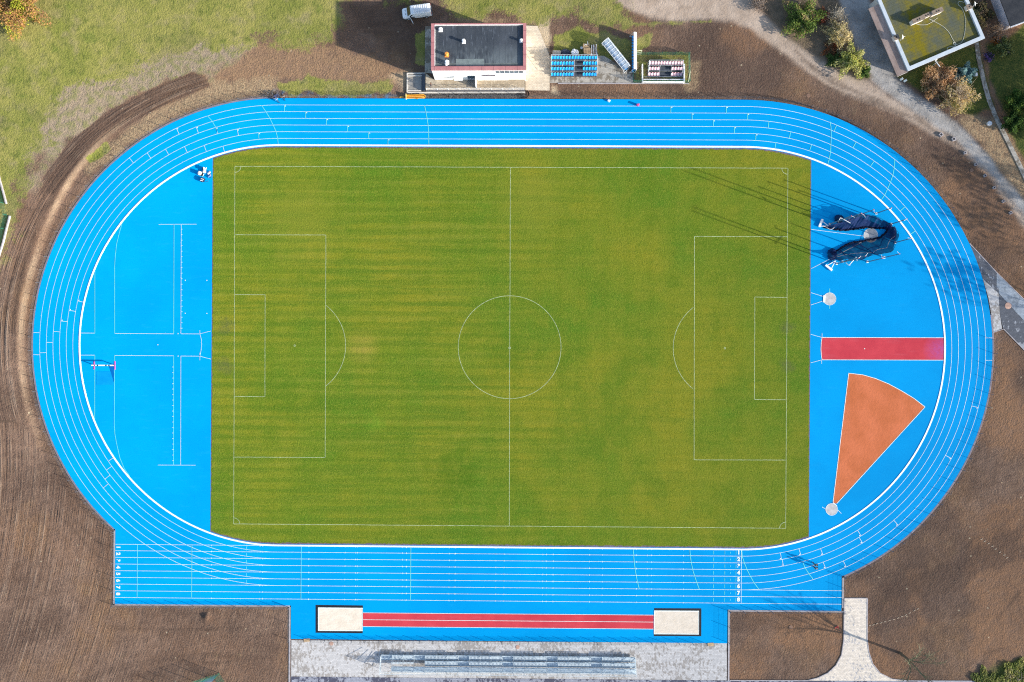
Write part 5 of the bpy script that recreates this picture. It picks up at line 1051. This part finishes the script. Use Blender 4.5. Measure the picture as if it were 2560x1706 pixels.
for px_, py_, s_, l_ in ((2775,255,1.35,'upper dense evergreen tree beyond the right edge shading the lawn'),(2750,350,.9,'lower dense evergreen tree beyond the right edge shading the lawn')):
    x, y = P(px_,py_); r = thing('evergreen_tree', l_, 'tree', (x,y,0), group='evergreens beyond the right edge'); MB().tube((0,0,-.1),(0,0,3),.25,.2,8).build('trunk', M_BARK, r, local=True); cloud((0,0,5.2*s_),(4.2*s_,4.2*s_,3.6*s_),7000,.3,.3,.3,2).build('crown', [leafmat('needle',(.03,.05,.015)),leafmat('needle',(.04,.07,.02))], r, local=True)
# ---------------------------------------------------------------- throwing cage
cz = lambda zx, zy, z=0.0: P3(2020+zx/8.386, 500+zy/8.386, z)
cage = thing('throwing_cage', 'throwing cage of tall poles with dark blue netting gathered in a U', 'cage', cz(1315,745))
M_NAVYP = simple('blue_grey_pole',(.10,.17,.24),.2,3,.5,.4); M_REDT = simple('red_tape',(.60,.06,.10),.2,3)
poles = [((1430,285),5.9),((1745,508),5.9),((1825,897),5.9),((1595,1210),5.9),((1245,1300),5.9),((1075,318),5.9),((640,462),9.6),((870,420),5.9),((455,510),9.4),((600,1340),9.3),((720,1300),9.6)]
tops = {}
for (zx,zy),h_ in poles:
    x, y, _ = cz(zx,zy); po = MB().tube((x,y,.03),(x,y,h_),.10,.075,n=8).build('pole', M_NAVYP, cage); MB().obox((x,y,.06),(.36,.36,.06)).build('base_plate', M_WHITE, po)
    cxw, cyw, _ = cz(1150,800); dx, dy = cxw-x, cyw-y; dl = math.hypot(dx,dy); dx, dy = dx/dl, dy/dl
    MB().tube((x,y,h_-.05),(x+dx*.15,y+dy*.15,h_+.0),.06,n=6).tube((x+dx*.1,y+dy*.1,h_),(x+dx*.6,y+dy*.6,h_+.02),.03,n=6).build('arm', M_WHITE, po)
    MB().obox((x,y,h_+.08),(.11,.11,.07)).build('pulley', M_REDT, po)
for pts in ([(285,435),(235,550),(430,550),(285,435)], [(380,1385),(475,1465),(580,1275),(380,1385)]):
    MB().path([cz(*q_,.25) for q_ in pts],.06,6).obox(((cz(*pts[0])[0]+cz(*pts[1])[0])/2,(cz(*pts[0])[1]+cz(*pts[1])[1])/2,.18),(.35,1.5,.3),math.atan2(cz(*pts[1])[1]-cz(*pts[0])[1],cz(*pts[1])[0]-cz(*pts[0])[0])-math.pi/2).build('gate_foot', M_WHITE, cage)
for pts in ([(680,375,4.5),(890,488,4.5)],[(680,375,4.5),(640,450,4.0)],[(1010,1200,4.2),(860,1375,4.2)],[(1010,1200,4.2),(1030,1275,4.4)],[(860,1375,4.2),(795,1320,4.0)]):
    MB().path([cz(*q_) for q_ in pts],.055,6).build('swing_arm', M_WHITE, cage)
def netmat(alpha):
    t = NT('navy_netting'); a = t.noise(1.3,4,.6,(1,1,.3)); t.out(t.mix(t.ramp(a,.35,.65),(.002,.010,.06),(.006,.022,.10)),.8,.15); tr = t.n('ShaderNodeBsdfTransparent'); mx = t.n('ShaderNodeMixShader')
    t.link(t.ramp(a,.3,.7,alpha-.1,alpha+.1), mx.inputs[0]); out = t.t.nodes['Material Output']; t.link(tr.outputs[0], mx.inputs[1]); t.link(t.b.outputs[0], mx.inputs[2]); t.link(mx.outputs[0], out.inputs['Surface']); return t.mat
M_NET = netmat(.82); M_HEAP = netmat(.75); M_NETD = simple('gathered_net',(.005,.008,.026),.4,5,.9,.1)
def net(bot, top, zt, n=70, m=10):
    B3 = [np.array(q_) for q_ in spl([cz(*q_,.06) for q_ in bot],12)]; T3 = [np.array(q_) for q_ in spl([cz(*q_,zt) for q_ in top],12)]
    def res(p, k):
        p = np.array(p); d = np.concatenate([[0],np.cumsum(np.linalg.norm(np.diff(p,axis=0),axis=1))]); s_ = np.linspace(0,d[-1],k); return np.stack([np.interp(s_,d,p[:,i]) for i in range(3)],1)
    b3, t3 = res(B3,n), res(T3,n); b = MB(); PL = np.convolve(RNG.random(n+2),[.3,.4,.3],'valid')
    for j in range(m+1):
        f_ = j/m
        for i in range(n):
            q_ = b3[i]*(1-f_)+t3[i]*f_; sag = -.35*f_*abs(math.sin(i/n*math.pi*5.5)); wob = (PL[i]-.5)*.9*(1-.5*f_)+(PL[(i*3+int(f_*9))%n]-.5)*.25
            b.v.append((q_[0]+wob*.6, q_[1]+wob, max(.05,q_[2]+sag*1.2)))
    for j in range(m):
        for i in range(n-1): b.f.append((j*n+i,j*n+i+1,(j+1)*n+i+1,(j+1)*n+i)); b.m.append(0)
    return b, b3, t3
sections = [([(330,570),(520,612),(830,640),(1050,600),(1250,580),(1450,592),(1650,595)], [(650,480),(800,445),(950,365),(1150,315),(1350,325),(1560,410),(1720,520)], 2.2),
            ([(1650,595),(1650,650),(1580,740),(1450,800),(1130,870),(850,915),(620,1060),(480,1110)], [(1720,520),(1900,690),(1880,830),(1830,950),(1740,1090),(1350,1160),(1060,1270),(620,1250)], 1.9)]
for bot, top, zt in sections:
    b, b3, t3 = net(bot, top, zt); b.build('net', M_NET, cage, smooth=True)
    g = MB(); prev = None
    for i in range(0,len(b3)):
        p_ = b3[i]+np.array([random.uniform(-.1,.1),random.uniform(-.14,.14),.08]); 
        if prev is not None: g.tube(prev,p_,random.uniform(.10,.22),random.uniform(.10,.22),6)
        prev = p_
    g.build('gathered_net', M_NETD, cage); MB().path([tuple(q_) for q_ in t3[::3]],.03,4).build('rope', M_NETD, cage)
for zx, zy, sx_, sy_ in ((640,400,1.6,1.3),(500,1150,1.6,2.0),(1780,700,1.0,2.2),(1690,560,1.0,1.2)):
    x, y, _ = cz(zx,zy); m = rough_box(sx_,sy_,.35,.2,6); m.v = [(a+x,b_+y,c+.03) for a,b_,c in m.v]; m.build('net_heap', M_HEAP, cage, smooth=True)
MB().path([cz(*q_,.4) for q_ in spl([(610,1195),(780,1150),(1050,1115),(1340,1105),(1400,1070),(1500,1030),(1650,1000),(1680,920),(1740,820),(1815,770)])],.035,4).build('white_cord', M_WHITE, cage)
MB().path([cz(*q_,.3) for q_ in spl([(230,545),(350,560),(430,605),(500,615),(545,580),(570,530),(610,505)])],.035,4).build('white_cord', M_WHITE, cage)
MB().path([cz(*q_,.2) for q_ in [(700,1110),(1150,870)]],.025,4).build('white_cord', M_WHITE, cage)
# ---------------------------------------------------------------- water jump barrier and cover
a = P(262,913.5); r = thing('steeplechase_barrier', 'striped black and white steeplechase barrier with magenta feet', 'barrier', (a[0],a[1],.03))
bm = MB(); Lb = 3.96; cuts = [0,.13,.17,.25,.32,.64,.71,.78,.85,1.0]
for i in range(9): bm.box(-Lb/2+Lb*cuts[i],-.10,.79,-Lb/2+Lb*cuts[i+1],.10,.914,i % 2)
bm.build('beam', [M_WHITE,M_DARK], r, local=True)
M_MAG = simple('magenta_paint',(.62,.10,.42),.2,3)
for s in (-1,1): MB().box(s*1.9-.07,-.07,.06,s*1.9+.07,.07,.788).build('upright', M_POST, r, local=True); MB().box(s*1.9-.1,-.78,.0,s*1.9+.1,.72,.06).build('foot', M_MAG, r, local=True)
tag(MB().prism(PP(T02([(886,475),(1044,475),(1044,596),(886,596)])), .03, .048).build('pit_cover', simple('pit_cover_blue',(.0,.27,.62),.12,1,.6,.1)), 'square blue cover over the water jump below the barrier', 'cover')
tag(MB().prism(PP(T02([(1003,425),(1047,425),(1047,575)])), .034, .056).build('pit_ramp', simple('pit_ramp_blue',(.0,.12,.42),.12,1,.6,.1)), 'dark blue wedge beside the water jump cover', 'wedge')
# ---------------------------------------------------------------- long steel grandstand
a, b_ = P(954,1635), P(1587,1641); GLn = math.hypot(b_[0]-a[0],b_[1]-a[1]); gs = thing('steel_grandstand', 'long galvanised steel grandstand on the pale paved terrace', 'grandstand', (a[0],a[1],.012), math.atan2(b_[1]-a[1],b_[0]-a[0]))
M_STEELP = simple('pale_galvanised',(.52,.59,.63),.2,3,.5,.4); M_DECK2 = simple('steel_grating',(.42,.51,.58),.3,3,.6,.4)
NBAY = 23; bw = GLn/NBAY; TD = .92
def deckbars(x0, x1, y0, y1, z):
    m = MB(); n = int((y1-y0)/.1)
    for i in range(n+1): y = y0+(y1-y0)*i/n; m.box(x0,y-.046,z-.04,x1,y+.046,z)
    return m
for k in range(3):
    z = .42+.36*k; y0, y1 = -TD*k-TD+.05, -TD*k
    for i in range(NBAY):
        if i == 0 and k > 0: continue
        if k == 1 and i in (1,2,3): continue
        deckbars(i*bw+.02,(i+1)*bw-.02,y0,y1-.02,z).build('deck', M_DECK2, gs, local=True)
    stairs = (3,7,11,15,19) if k else (3,7,11,15,19)
    groups = [(1,3),(4,7),(8,11),(12,15),(16,19),(20,23)]
    for g0_, g1_ in groups:
        m = MB(); yb_ = y1-.25
        for j in range(int((g1_-g0_)*bw/.25)): x = g0_*bw+.03+j*.25; m.box(x,yb_-.13,z+.40,x+.11,yb_+.13,z+.425)
        m.box(g0_*bw,yb_-.18,z+.39,g1_*bw,yb_-.131,z+.425); m.box(g0_*bw,yb_+.131,z+.39,g1_*bw,yb_+.18,z+.425)
        for j in range(g0_,g1_+1): m.box(j*bw-.025,yb_-.03,z,j*bw+.025,yb_+.03,z+.36)
        m.build('bench', M_STEELP, gs, local=True)
for i in range(NBAY+1):
    m = MB(); x = i*bw
    for k in range(4): y = -TD*k-.02; m.tube((x,y,0),(x,y,(.42+.36*min(k,2))-.045),.03,n=5)
    m.tube((x,-.02,.40),(x,-TD*3,.40+.36*2),.03,n=5); m.tube((x,-TD*3-.02,0),(x,-TD*3-.02,2.35),.032,n=6); m.build('upright_frame', M_STEELP, gs, local=True)
    if i < NBAY:
        q = MB(); yr = -TD*3-.02; q.tube((x,yr,2.32),(x+bw,yr,2.32),.035,n=5); q.tube((x,yr,1.3),(x+bw,yr,1.3),.03,n=5)
        for j in range(1,14): q.tube((x+bw*j/14,yr,1.3),(x+bw*j/14,yr,2.32),.016,n=3,cap=False)
        q.build('back_railing', M_STEELP, gs, local=True)
m = MB()
for xx in (0,GLn):
    for z in (.6,1.1,1.6,2.3): m.tube((xx,-.1,z*.55),(xx,-TD*3,z),.03,n=5)
m.tube((0,-.02,.42),(GLn,-.02,.42),.03,n=5); m.build('side_railing', M_STEELP, gs, local=True)
# ---------------------------------------------------------------- manholes, blocks, left fences
M_COVER = simple('rusty_cast_cover',(.19,.115,.08),.3,3); M_COVERL = simple('pale_cast_cover',(.44,.28,.22),.25,3)
for px,py,m,rr,lab in ((2020.8,239.6,M_COVER,.34,'brown round cover in bare soil above the right bend'),(2429,426,M_COVER,.32,'brown round cover beside the small blocks of the dirt road'),(828.5,1609,M_COVERL,.32,'pinkish round cover on the paved terrace near the left end of the fence'),(1294,1618,M_COVERL,.32,'pale round cover on paving just above the steel grandstand'),(2520,765,M_COVERL,.55,'tan round cover on the dark paving at the right edge'),(1977,1568.5,M_COVER,.32,'brown round cover in the square plot left of the path')):
    x, y = P(px,py); r = thing('manhole_cover', lab, 'manhole', (x,y,.0), group='round covers'); z = max(0.016,ground_z(x,y)); MB().ribbon([(x+rr*math.cos(i*math.tau/22),y+rr*math.sin(i*math.tau/22)) for i in range(22)],.09,z+.03,z-.05,closed=True).build('ring', m, r); MB().disc(x,y,z-.05,z+.035,rr-.05,20).build('lid', m, r)
bl = [(2351,338,'at the dirt road, first of the row from the mossy house'),(2383,349,'squarest of the row, second from the mossy house'),(2411,383,'third of the row from the mossy house'),(2438,412,'next to the brown round cover'),(2461,440,'just below the brown round cover'),(2484,470,'middle of the lower part of the roadside row'),(2507,504,'last but one towards the right edge'),(2525,533,'last of the row, nearest the right edge')]
for i,(px,py,l_) in enumerate(bl):
    x, y = P(px,py); s_ = .62 if i < 2 else .46; z = ground_z(x,y); r = thing('concrete_block', 'small concrete block '+l_, 'concrete block', (x,y,z), random.uniform(.2,.7), 'concrete blocks along the dirt road')
    MB().box(-s_/2,-s_/2,-.05,s_/2,s_/2,.32).build('block', M_KERB, r, local=True); MB().box(-s_*.28,-s_*.28,.32,s_*.28,s_*.28,.335).build('top_recess', M_DARK, r, local=True)
x, y = P(2472,310); tag(MB().disc(x,y,0,.35,.42,18).disc(x,y,.35,.38,.30,18).build('planter', simple('white_planter',(.66,.66,.66),.1,3)), 'round white planter near the bend of the flagged garden path', 'planter')
x, y = P(2437,188); tag(MB().obox((x,y,.15),(.6,.5,.3),.2).obox((x,y,.31),(.66,.56,.02),.2).build('white_crate', M_WHITE), 'small white crate beside the blue grey spruce', 'crate')
for px, py, l_ in ((2253,199,'left of two pale blocks below the lean-to corner'),(2262,203,'right of two pale blocks below the lean-to corner')):
    x, y = P(px,py); o = tag(MB().obox((0,0,.15),(.5,.35,.3),.5).obox((0,0,.305),(.3,.2,.02),.5).build('paving_block', M_LINE), l_, 'block', 'pale blocks at the lean-to'); o.location = (x,y,0)
wire_fence('court_fence', 'green ball court fence cut by the left edge of the photo', [(-30,330),(0,452),(16,510.5),(25,540),(16,574),(8,607),(-4,645),(-60,820)], 1.35, 3.6, 'green court fences', dens=.12, z0=.8)
ck = MB()
for pts in ([(-30,330),(0,452),(8,480),(16,510)],[(25,540),(16,574),(8,607),(-4,645),(-60,820)]): ck.ribbon(PP(pts,.8),.2,1.0,-.1)
tag(ck.build('court_kerb', M_KERB), 'white kerb under the green ball court fence at the left edge', 'kerb')
wire_fence('court_fence', 'corner of a green wire fence at the bottom edge beside furrowed soil', [(430,1722),(486,1703),(548,1683),(566,1712)], 2.3, 2.6, 'green court fences', dens=.10)
struct('court_slope', MB().add([(*P(545,1686),.12),(*P(480,1712),.12),(*P(420,1735),.12),(*P(455,1745),.5),(*P(535,1700),.5)], [(0,1,2,3,4)]), simple('grey_sheeting',(.42,.45,.47),.2,1))
# footprints / stones trail and stray pieces
for k,(pts,lab) in enumerate(([((935,1048),(968,1042),(1000,1030),(1040,1022),(1075,1012),(1115,1002),(1155,992),(1195,978),(1230,965),(1265,950),(1300,932),(1345,910),(1375,895)),'trail of pale flat stones leading right from the path'],[((1960,255),(1990,275),(2025,295),(2060,320),(2090,345),(2130,375),(2170,400),(2195,425)),'second trail of pale stones at the far right soil'])):
    m = MB()
    for q_ in T33(list(pts)): x, y = P(*q_); m.obox((x,y,ground_z(x,y)+.02),(.42,.12,.04),rad(random.uniform(10,35)))
    tag(m.build('stone_trail', simple('pale_stone',(.30,.24,.18),.25,3)), lab, 'stones', kind='stuff')
x, y = P(2091,1568); o = tag(MB().tube((-.3,-.2,.06),(.3,.2,.06),.05,n=6).tube((.1,.1,.08),(.35,-.2,.06),.06,n=6).build('red_debris', simple('red_plastic',(.7,.05,.06),.2,4)), 'small red plastic scrap beside the path edge', 'debris'); o.location = (x,y,0)
x, y = P(1522,253); o = tag(rough_box(.5,.4,.3,.15).build('white_bag', M_WHITE), 'small white bag on the outer lane left of the pink bag', 'bag'); o.location = (x,y,.03)
x, y = P(1594,263.5); r = thing('sports_bag', 'small pink bag with blue top on the outer lane line', 'bag', (x,y,.03)); rough_box(.5,.4,.55,.1).build('bag', simple('pink_fabric',(.70,.08,.26),.2,4), r, local=True); MB().tube((-.15,.1,.5),(.12,.1,.5),.09,n=8).build('top_roll', simple('blue_fabric',(.1,.16,.45),.2,4), r, local=True)
# ---------------------------------------------------------------- equipment on the left zone
eq = lambda zx, zy: P(470+zx/26.13, 400+zy/26.13)
M_NAVY = simple('navy_fabric',(.012,.016,.05),.3,4); M_CREAMB = simple('cream_plastic',(.74,.70,.60),.12,3); M_BLACK = simple('black_plastic',(.012,.012,.014),.3,4,.5,.3)
x, y = eq(850,915); r = thing('paint_machine', 'cream line painting machine with dark front by the turf edge', 'machine', (x,y,.03), rad(-30))
rough_box(.62,.72,.62,.06).build('tank', M_CREAMB, r, local=True); MB().box(.32,-.28,.1,.5,.28,.46).build('engine', M_BLACK, r, local=True); MB().path([(.5,-.2,.3),(.75,-.22,.55),(.75,.22,.55),(.5,.2,.3)],.03,6).build('handle', M_WHITE, r, local=True)
for yy in (-.34,.34): MB().tube((.1,yy-.05,.14),(.1,yy+.05,.14),.14,n=14).build('wheel', M_BLACK, r, local=True)
x, y = eq(1130,615); r = thing('striping_cart', 'dark wheeled cart with white tank, topmost of the equipment by the turf', 'cart', (x,y,.03), rad(10))
MB().obox((-.15,0,.3),(.35,.5,.5)).build('body', M_NAVY, r, local=True); rough_box(.3,.5,.62,.08).build('tank', M_WHITE, r, local=True)
MB().path([(.2,-.12,.4),(.42,-.05,.6),(.5,.12,.6)],.045,6).build('handle', M_WHITE, r, local=True); MB().tube((.3,.0,.12),(.3,.08,.12),.12,n=12).build('wheel', M_BLACK, r, local=True)
x, y = eq(1120,800); o = tag(MB().tube((0,0,0),(0,0,.36),.22,.25,16).tube((0,0,.36),(0,0,.39),.27,.27,16).build('paint_bucket', M_WHITE), 'white lidded paint bucket below the dark wheeled cart', 'bucket'); o.location = (x,y,.03)
x, y = eq(990,1330); r = thing('equipment_trolley', 'navy trolley with white straps, lowest of the equipment by the turf', 'trolley', (x,y,.03), rad(-25))
rough_box(.6,.8,.5,.1).build('load', M_NAVY, r, local=True)
for yy in (-.2,.12): MB().obox((.02,yy,.52),(.5,.12,.06),rad(12)).build('strap', M_WHITE, r, local=True)
MB().path([(.3,-.15,.3),(.7,-.1,.3),(.95,.1,.25),(1.0,.35,.2)],.03,6).build('drawbar', M_BLACK, r, local=True)
for px_, py_, l_, m_ in ((1395,880,'small white and mauve cart nearest the turf edge',M_WHITE),(1420,1090,'pale coiled hose pile at the turf edge',simple('blue_hose',(.10,.22,.50),.3,4))):
    x, y = eq(px_,py_); r = thing('hose_cart', l_, 'equipment', (x,y,.03), rad(40)); MB().tube((-.25,0,.16),(.25,0,.16),.14,n=12).build('reel', m_, r, local=True); MB().path([(-.3,-.1,.1),(.0,-.3,.08),(.35,-.15,.1)],.035,6).build('frame', M_BLACK, r, local=True); MB().obox((.25,.1,.12),(.25,.2,.24)).build('box', simple('mauve_plastic',(.45,.28,.42),.2,4), r, local=True)
# ---------------------------------------------------------------- bicycles by the fence
def bicycle(label, zx, zy, rz, lean, frame):
    x, y = P(660+zx/26.13, 215+zy/26.13); r = thing('bicycle', label, 'bicycle', (x,y,.05), rz, 'bicycles at the track fence'); r.rotation_euler = (lean,0,rz)
    for s in (-.52,.52):
        w_ = MB(); pts = [(s+.33*math.cos(i*math.tau/20),0,.34+.33*math.sin(i*math.tau/20)) for i in range(21)]; w_.path(pts,.028,5); [w_.tube((s,0,.34),(s+.32*math.cos(i*math.tau/8),0,.34+.32*math.sin(i*math.tau/8)),.006,n=3) for i in range(8)]; w_.build('wheel', M_BLACK, r, local=True)
    MB().path([(-.52,0,.34),(-.15,0,.36),(.36,0,.78),(-.22,0,.80),(-.15,0,.36)],.03,6).path([(-.52,0,.34),(-.22,0,.80)],.02,5).path([(.52,0,.34),(.36,0,.78),(.33,0,.92)],.025,5).build('frame', frame, r, local=True)
    MB().path([(.30,-.3,.95),(.36,0,.93),(.30,.3,.95)],.025,6).build('handlebar', M_GALV, r, local=True); MB().obox((-.25,0,.88),(.26,.15,.06)).build('saddle', M_BLACK, r, local=True)
bicycle('dark bicycle leaning on the fence, left of the bicycle group', 610,760, rad(35), rad(-25), simple('dark_frame',(.03,.03,.06),.2,5))
bicycle('bicycle with pale frame standing out into the outer lane', 790,990, rad(-35), rad(-18), simple('pale_frame',(.45,.38,.5),.2,5))
bicycle('black bicycle leaning on the fence, right of the bicycle group', 1215,770, rad(-55), rad(-20), simple('black_frame',(.02,.02,.025),.2,5))
bicycle('blue bicycle lying between the dark and the black bicycles', 850,840, rad(10), rad(-40), simple('blue_frame',(.02,.06,.3),.2,5))
# ---------------------------------------------------------------- people
def skin(name, verts, edges, radii, mat, parent, root=0, sub=2):
    me = bpy.data.meshes.new(name); me.from_pydata(verts, edges, []); me.materials.append(mat); o = bpy.data.objects.new(name, me); COL.objects.link(o); o.parent = parent
    md = o.modifiers.new('Skin','SKIN'); md.use_smooth_shade = True
    sv = me.skin_vertices[0].data
    for i, r_ in enumerate(radii): sv[i].radius = r_ if isinstance(r_, tuple) else (r_,r_); sv[i].use_root = (i == root)
    o.modifiers.new('Sub','SUBSURF').levels = sub; o.modifiers['Sub'].render_levels = sub
    return o
def person(label, loc, rz, shirt, trousers, hair, stride=.22, height=1.75):
    r = thing('person', label, 'person', loc, rz); r.scale = (height/1.75,)*3
    M_SK = simple('skin',(.50,.31,.23),.12,6,.6,.3)
    V = []; Ed = []; Rr = []
    def add(p, r_, par=None):
        V.append(p); Rr.append(r_)
        if par is not None: Ed.append((par,len(V)-1))
        return len(V)-1
    pel = add((0,0,.95),(.135,.11)); sp = add((.01,0,1.12),(.14,.10),pel); chst = add((.01,0,1.32),(.16,.11),sp); nk = add((.02,0,1.47),.058,chst); hd0 = add((.035,0,1.56),.075,nk); hd = add((.03,0,1.65),.095,hd0); ht = add((.02,0,1.72),.075,hd); ns = add((.125,0,1.60),.018,hd0)
    for s in (-1,1):
        hip = add((0,s*.10,.90),.095,pel); kn = add((s*stride*.55+.03,s*.105,.50),.062,hip); an = add((s*stride*1.0-.03,s*.11,.085),.043,kn); to = add((s*stride+.14,s*.125,.035),(.045,.032),an)
        sh = add((.01,s*.185,1.40),.062,chst); el = add((-s*stride*.35-.02,s*.25,1.12),.045,sh); wr = add((-s*stride*.8+.08,s*.26,.90),.03,el); pm = add((-s*stride*.85+.11,s*.26,.83),(.04,.022),wr)
        for k in range(4):
            f1 = add((-s*stride*.85+.10+(k-1.5)*.02,s*.255,.775-.006*abs(k-1.5)),.0095,pm); f2 = add((-s*stride*.85+.085+(k-1.5)*.02,s*.245,.74+.004*abs(k-1.3)),.008,f1)
        t1 = add((-s*stride*.85+.155,s*.235,.815),.01,pm); add((-s*stride*.85+.16,s*.225,.785),.009,t1)
    skin('body', V, Ed, Rr, M_SK, r)
    V, Ed, Rr = [], [], []
    pel = add((0,0,.93),(.15,.125)); sp = add((.01,0,1.12),(.158,.12),pel); chst = add((.01,0,1.32),(.178,.13),sp); col_ = add((.02,0,1.45),.08,chst)
    for s in (-1,1): sh = add((.01,s*.19,1.40),.08,chst); el = add((-s*stride*.35-.02,s*.25,1.12),.062,sh); add((-s*stride*.74+.06,s*.26,.93),.048,el)
    skin('jacket', V, Ed, Rr, simple('jacket',shirt,.2,5), r)
    V, Ed, Rr = [], [], []
    pel = add((0,0,.97),(.14,.118))
    for s in (-1,1): hip = add((0,s*.10,.88),.108,pel); kn = add((s*stride*.55+.03,s*.105,.50),.076,hip); add((s*stride*.97-.03,s*.11,.12),.062,kn)
    skin('trousers', V, Ed, Rr, simple('trousers',trousers,.2,5), r)
    V, Ed, Rr = [], [], []
    a0 = add((-.005,0,1.66),.105); a1_ = add((-.02,0,1.72),.09,a0); add((-.055,0,1.60),.075,a0); skin('hair', V, Ed, Rr, simple('hair',hair,.3,8), r)
    for s in (-1,1):
        MB().tube((s*stride-.07,s*.12,.03),(s*stride+.2,s*.125,.03),.052,.04,8).build('shoe', simple('shoe',(.5,.5,.52),.2,5), r, local=True)
        MB().tube((.115,s*.035,1.645),(.124,s*.036,1.645),.012,.008,8).build('eye', M_BLACK, r, local=True)
    MB().tube((.112,-.025,1.555),(.112,.025,1.555),.008,n=6).build('mouth', simple('lips',(.4,.15,.13),.1,8), r, local=True)
    return r
x, y = P(2034,1408); person('upper of two people walking side by side in dark clothes on the lower right bend', (x,y,.03), rad(-75), (.012,.014,.035), (.015,.015,.03), (.35,.25,.15), .2, 1.78)
x, y = P(2034.6,1416.5); person('lower of two people walking side by side, in dark navy with pale cap', (x,y,.03), rad(-70), (.01,.012,.04), (.02,.02,.035), (.62,.58,.54), .24, 1.72)
x, y = P(1079,216,ZT); person('person in dark clothes standing on the clubhouse terrace by the steps', (x,y,ZT), rad(170), (.012,.012,.02), (.02,.02,.025), (.12,.07,.05), .08, 1.75)
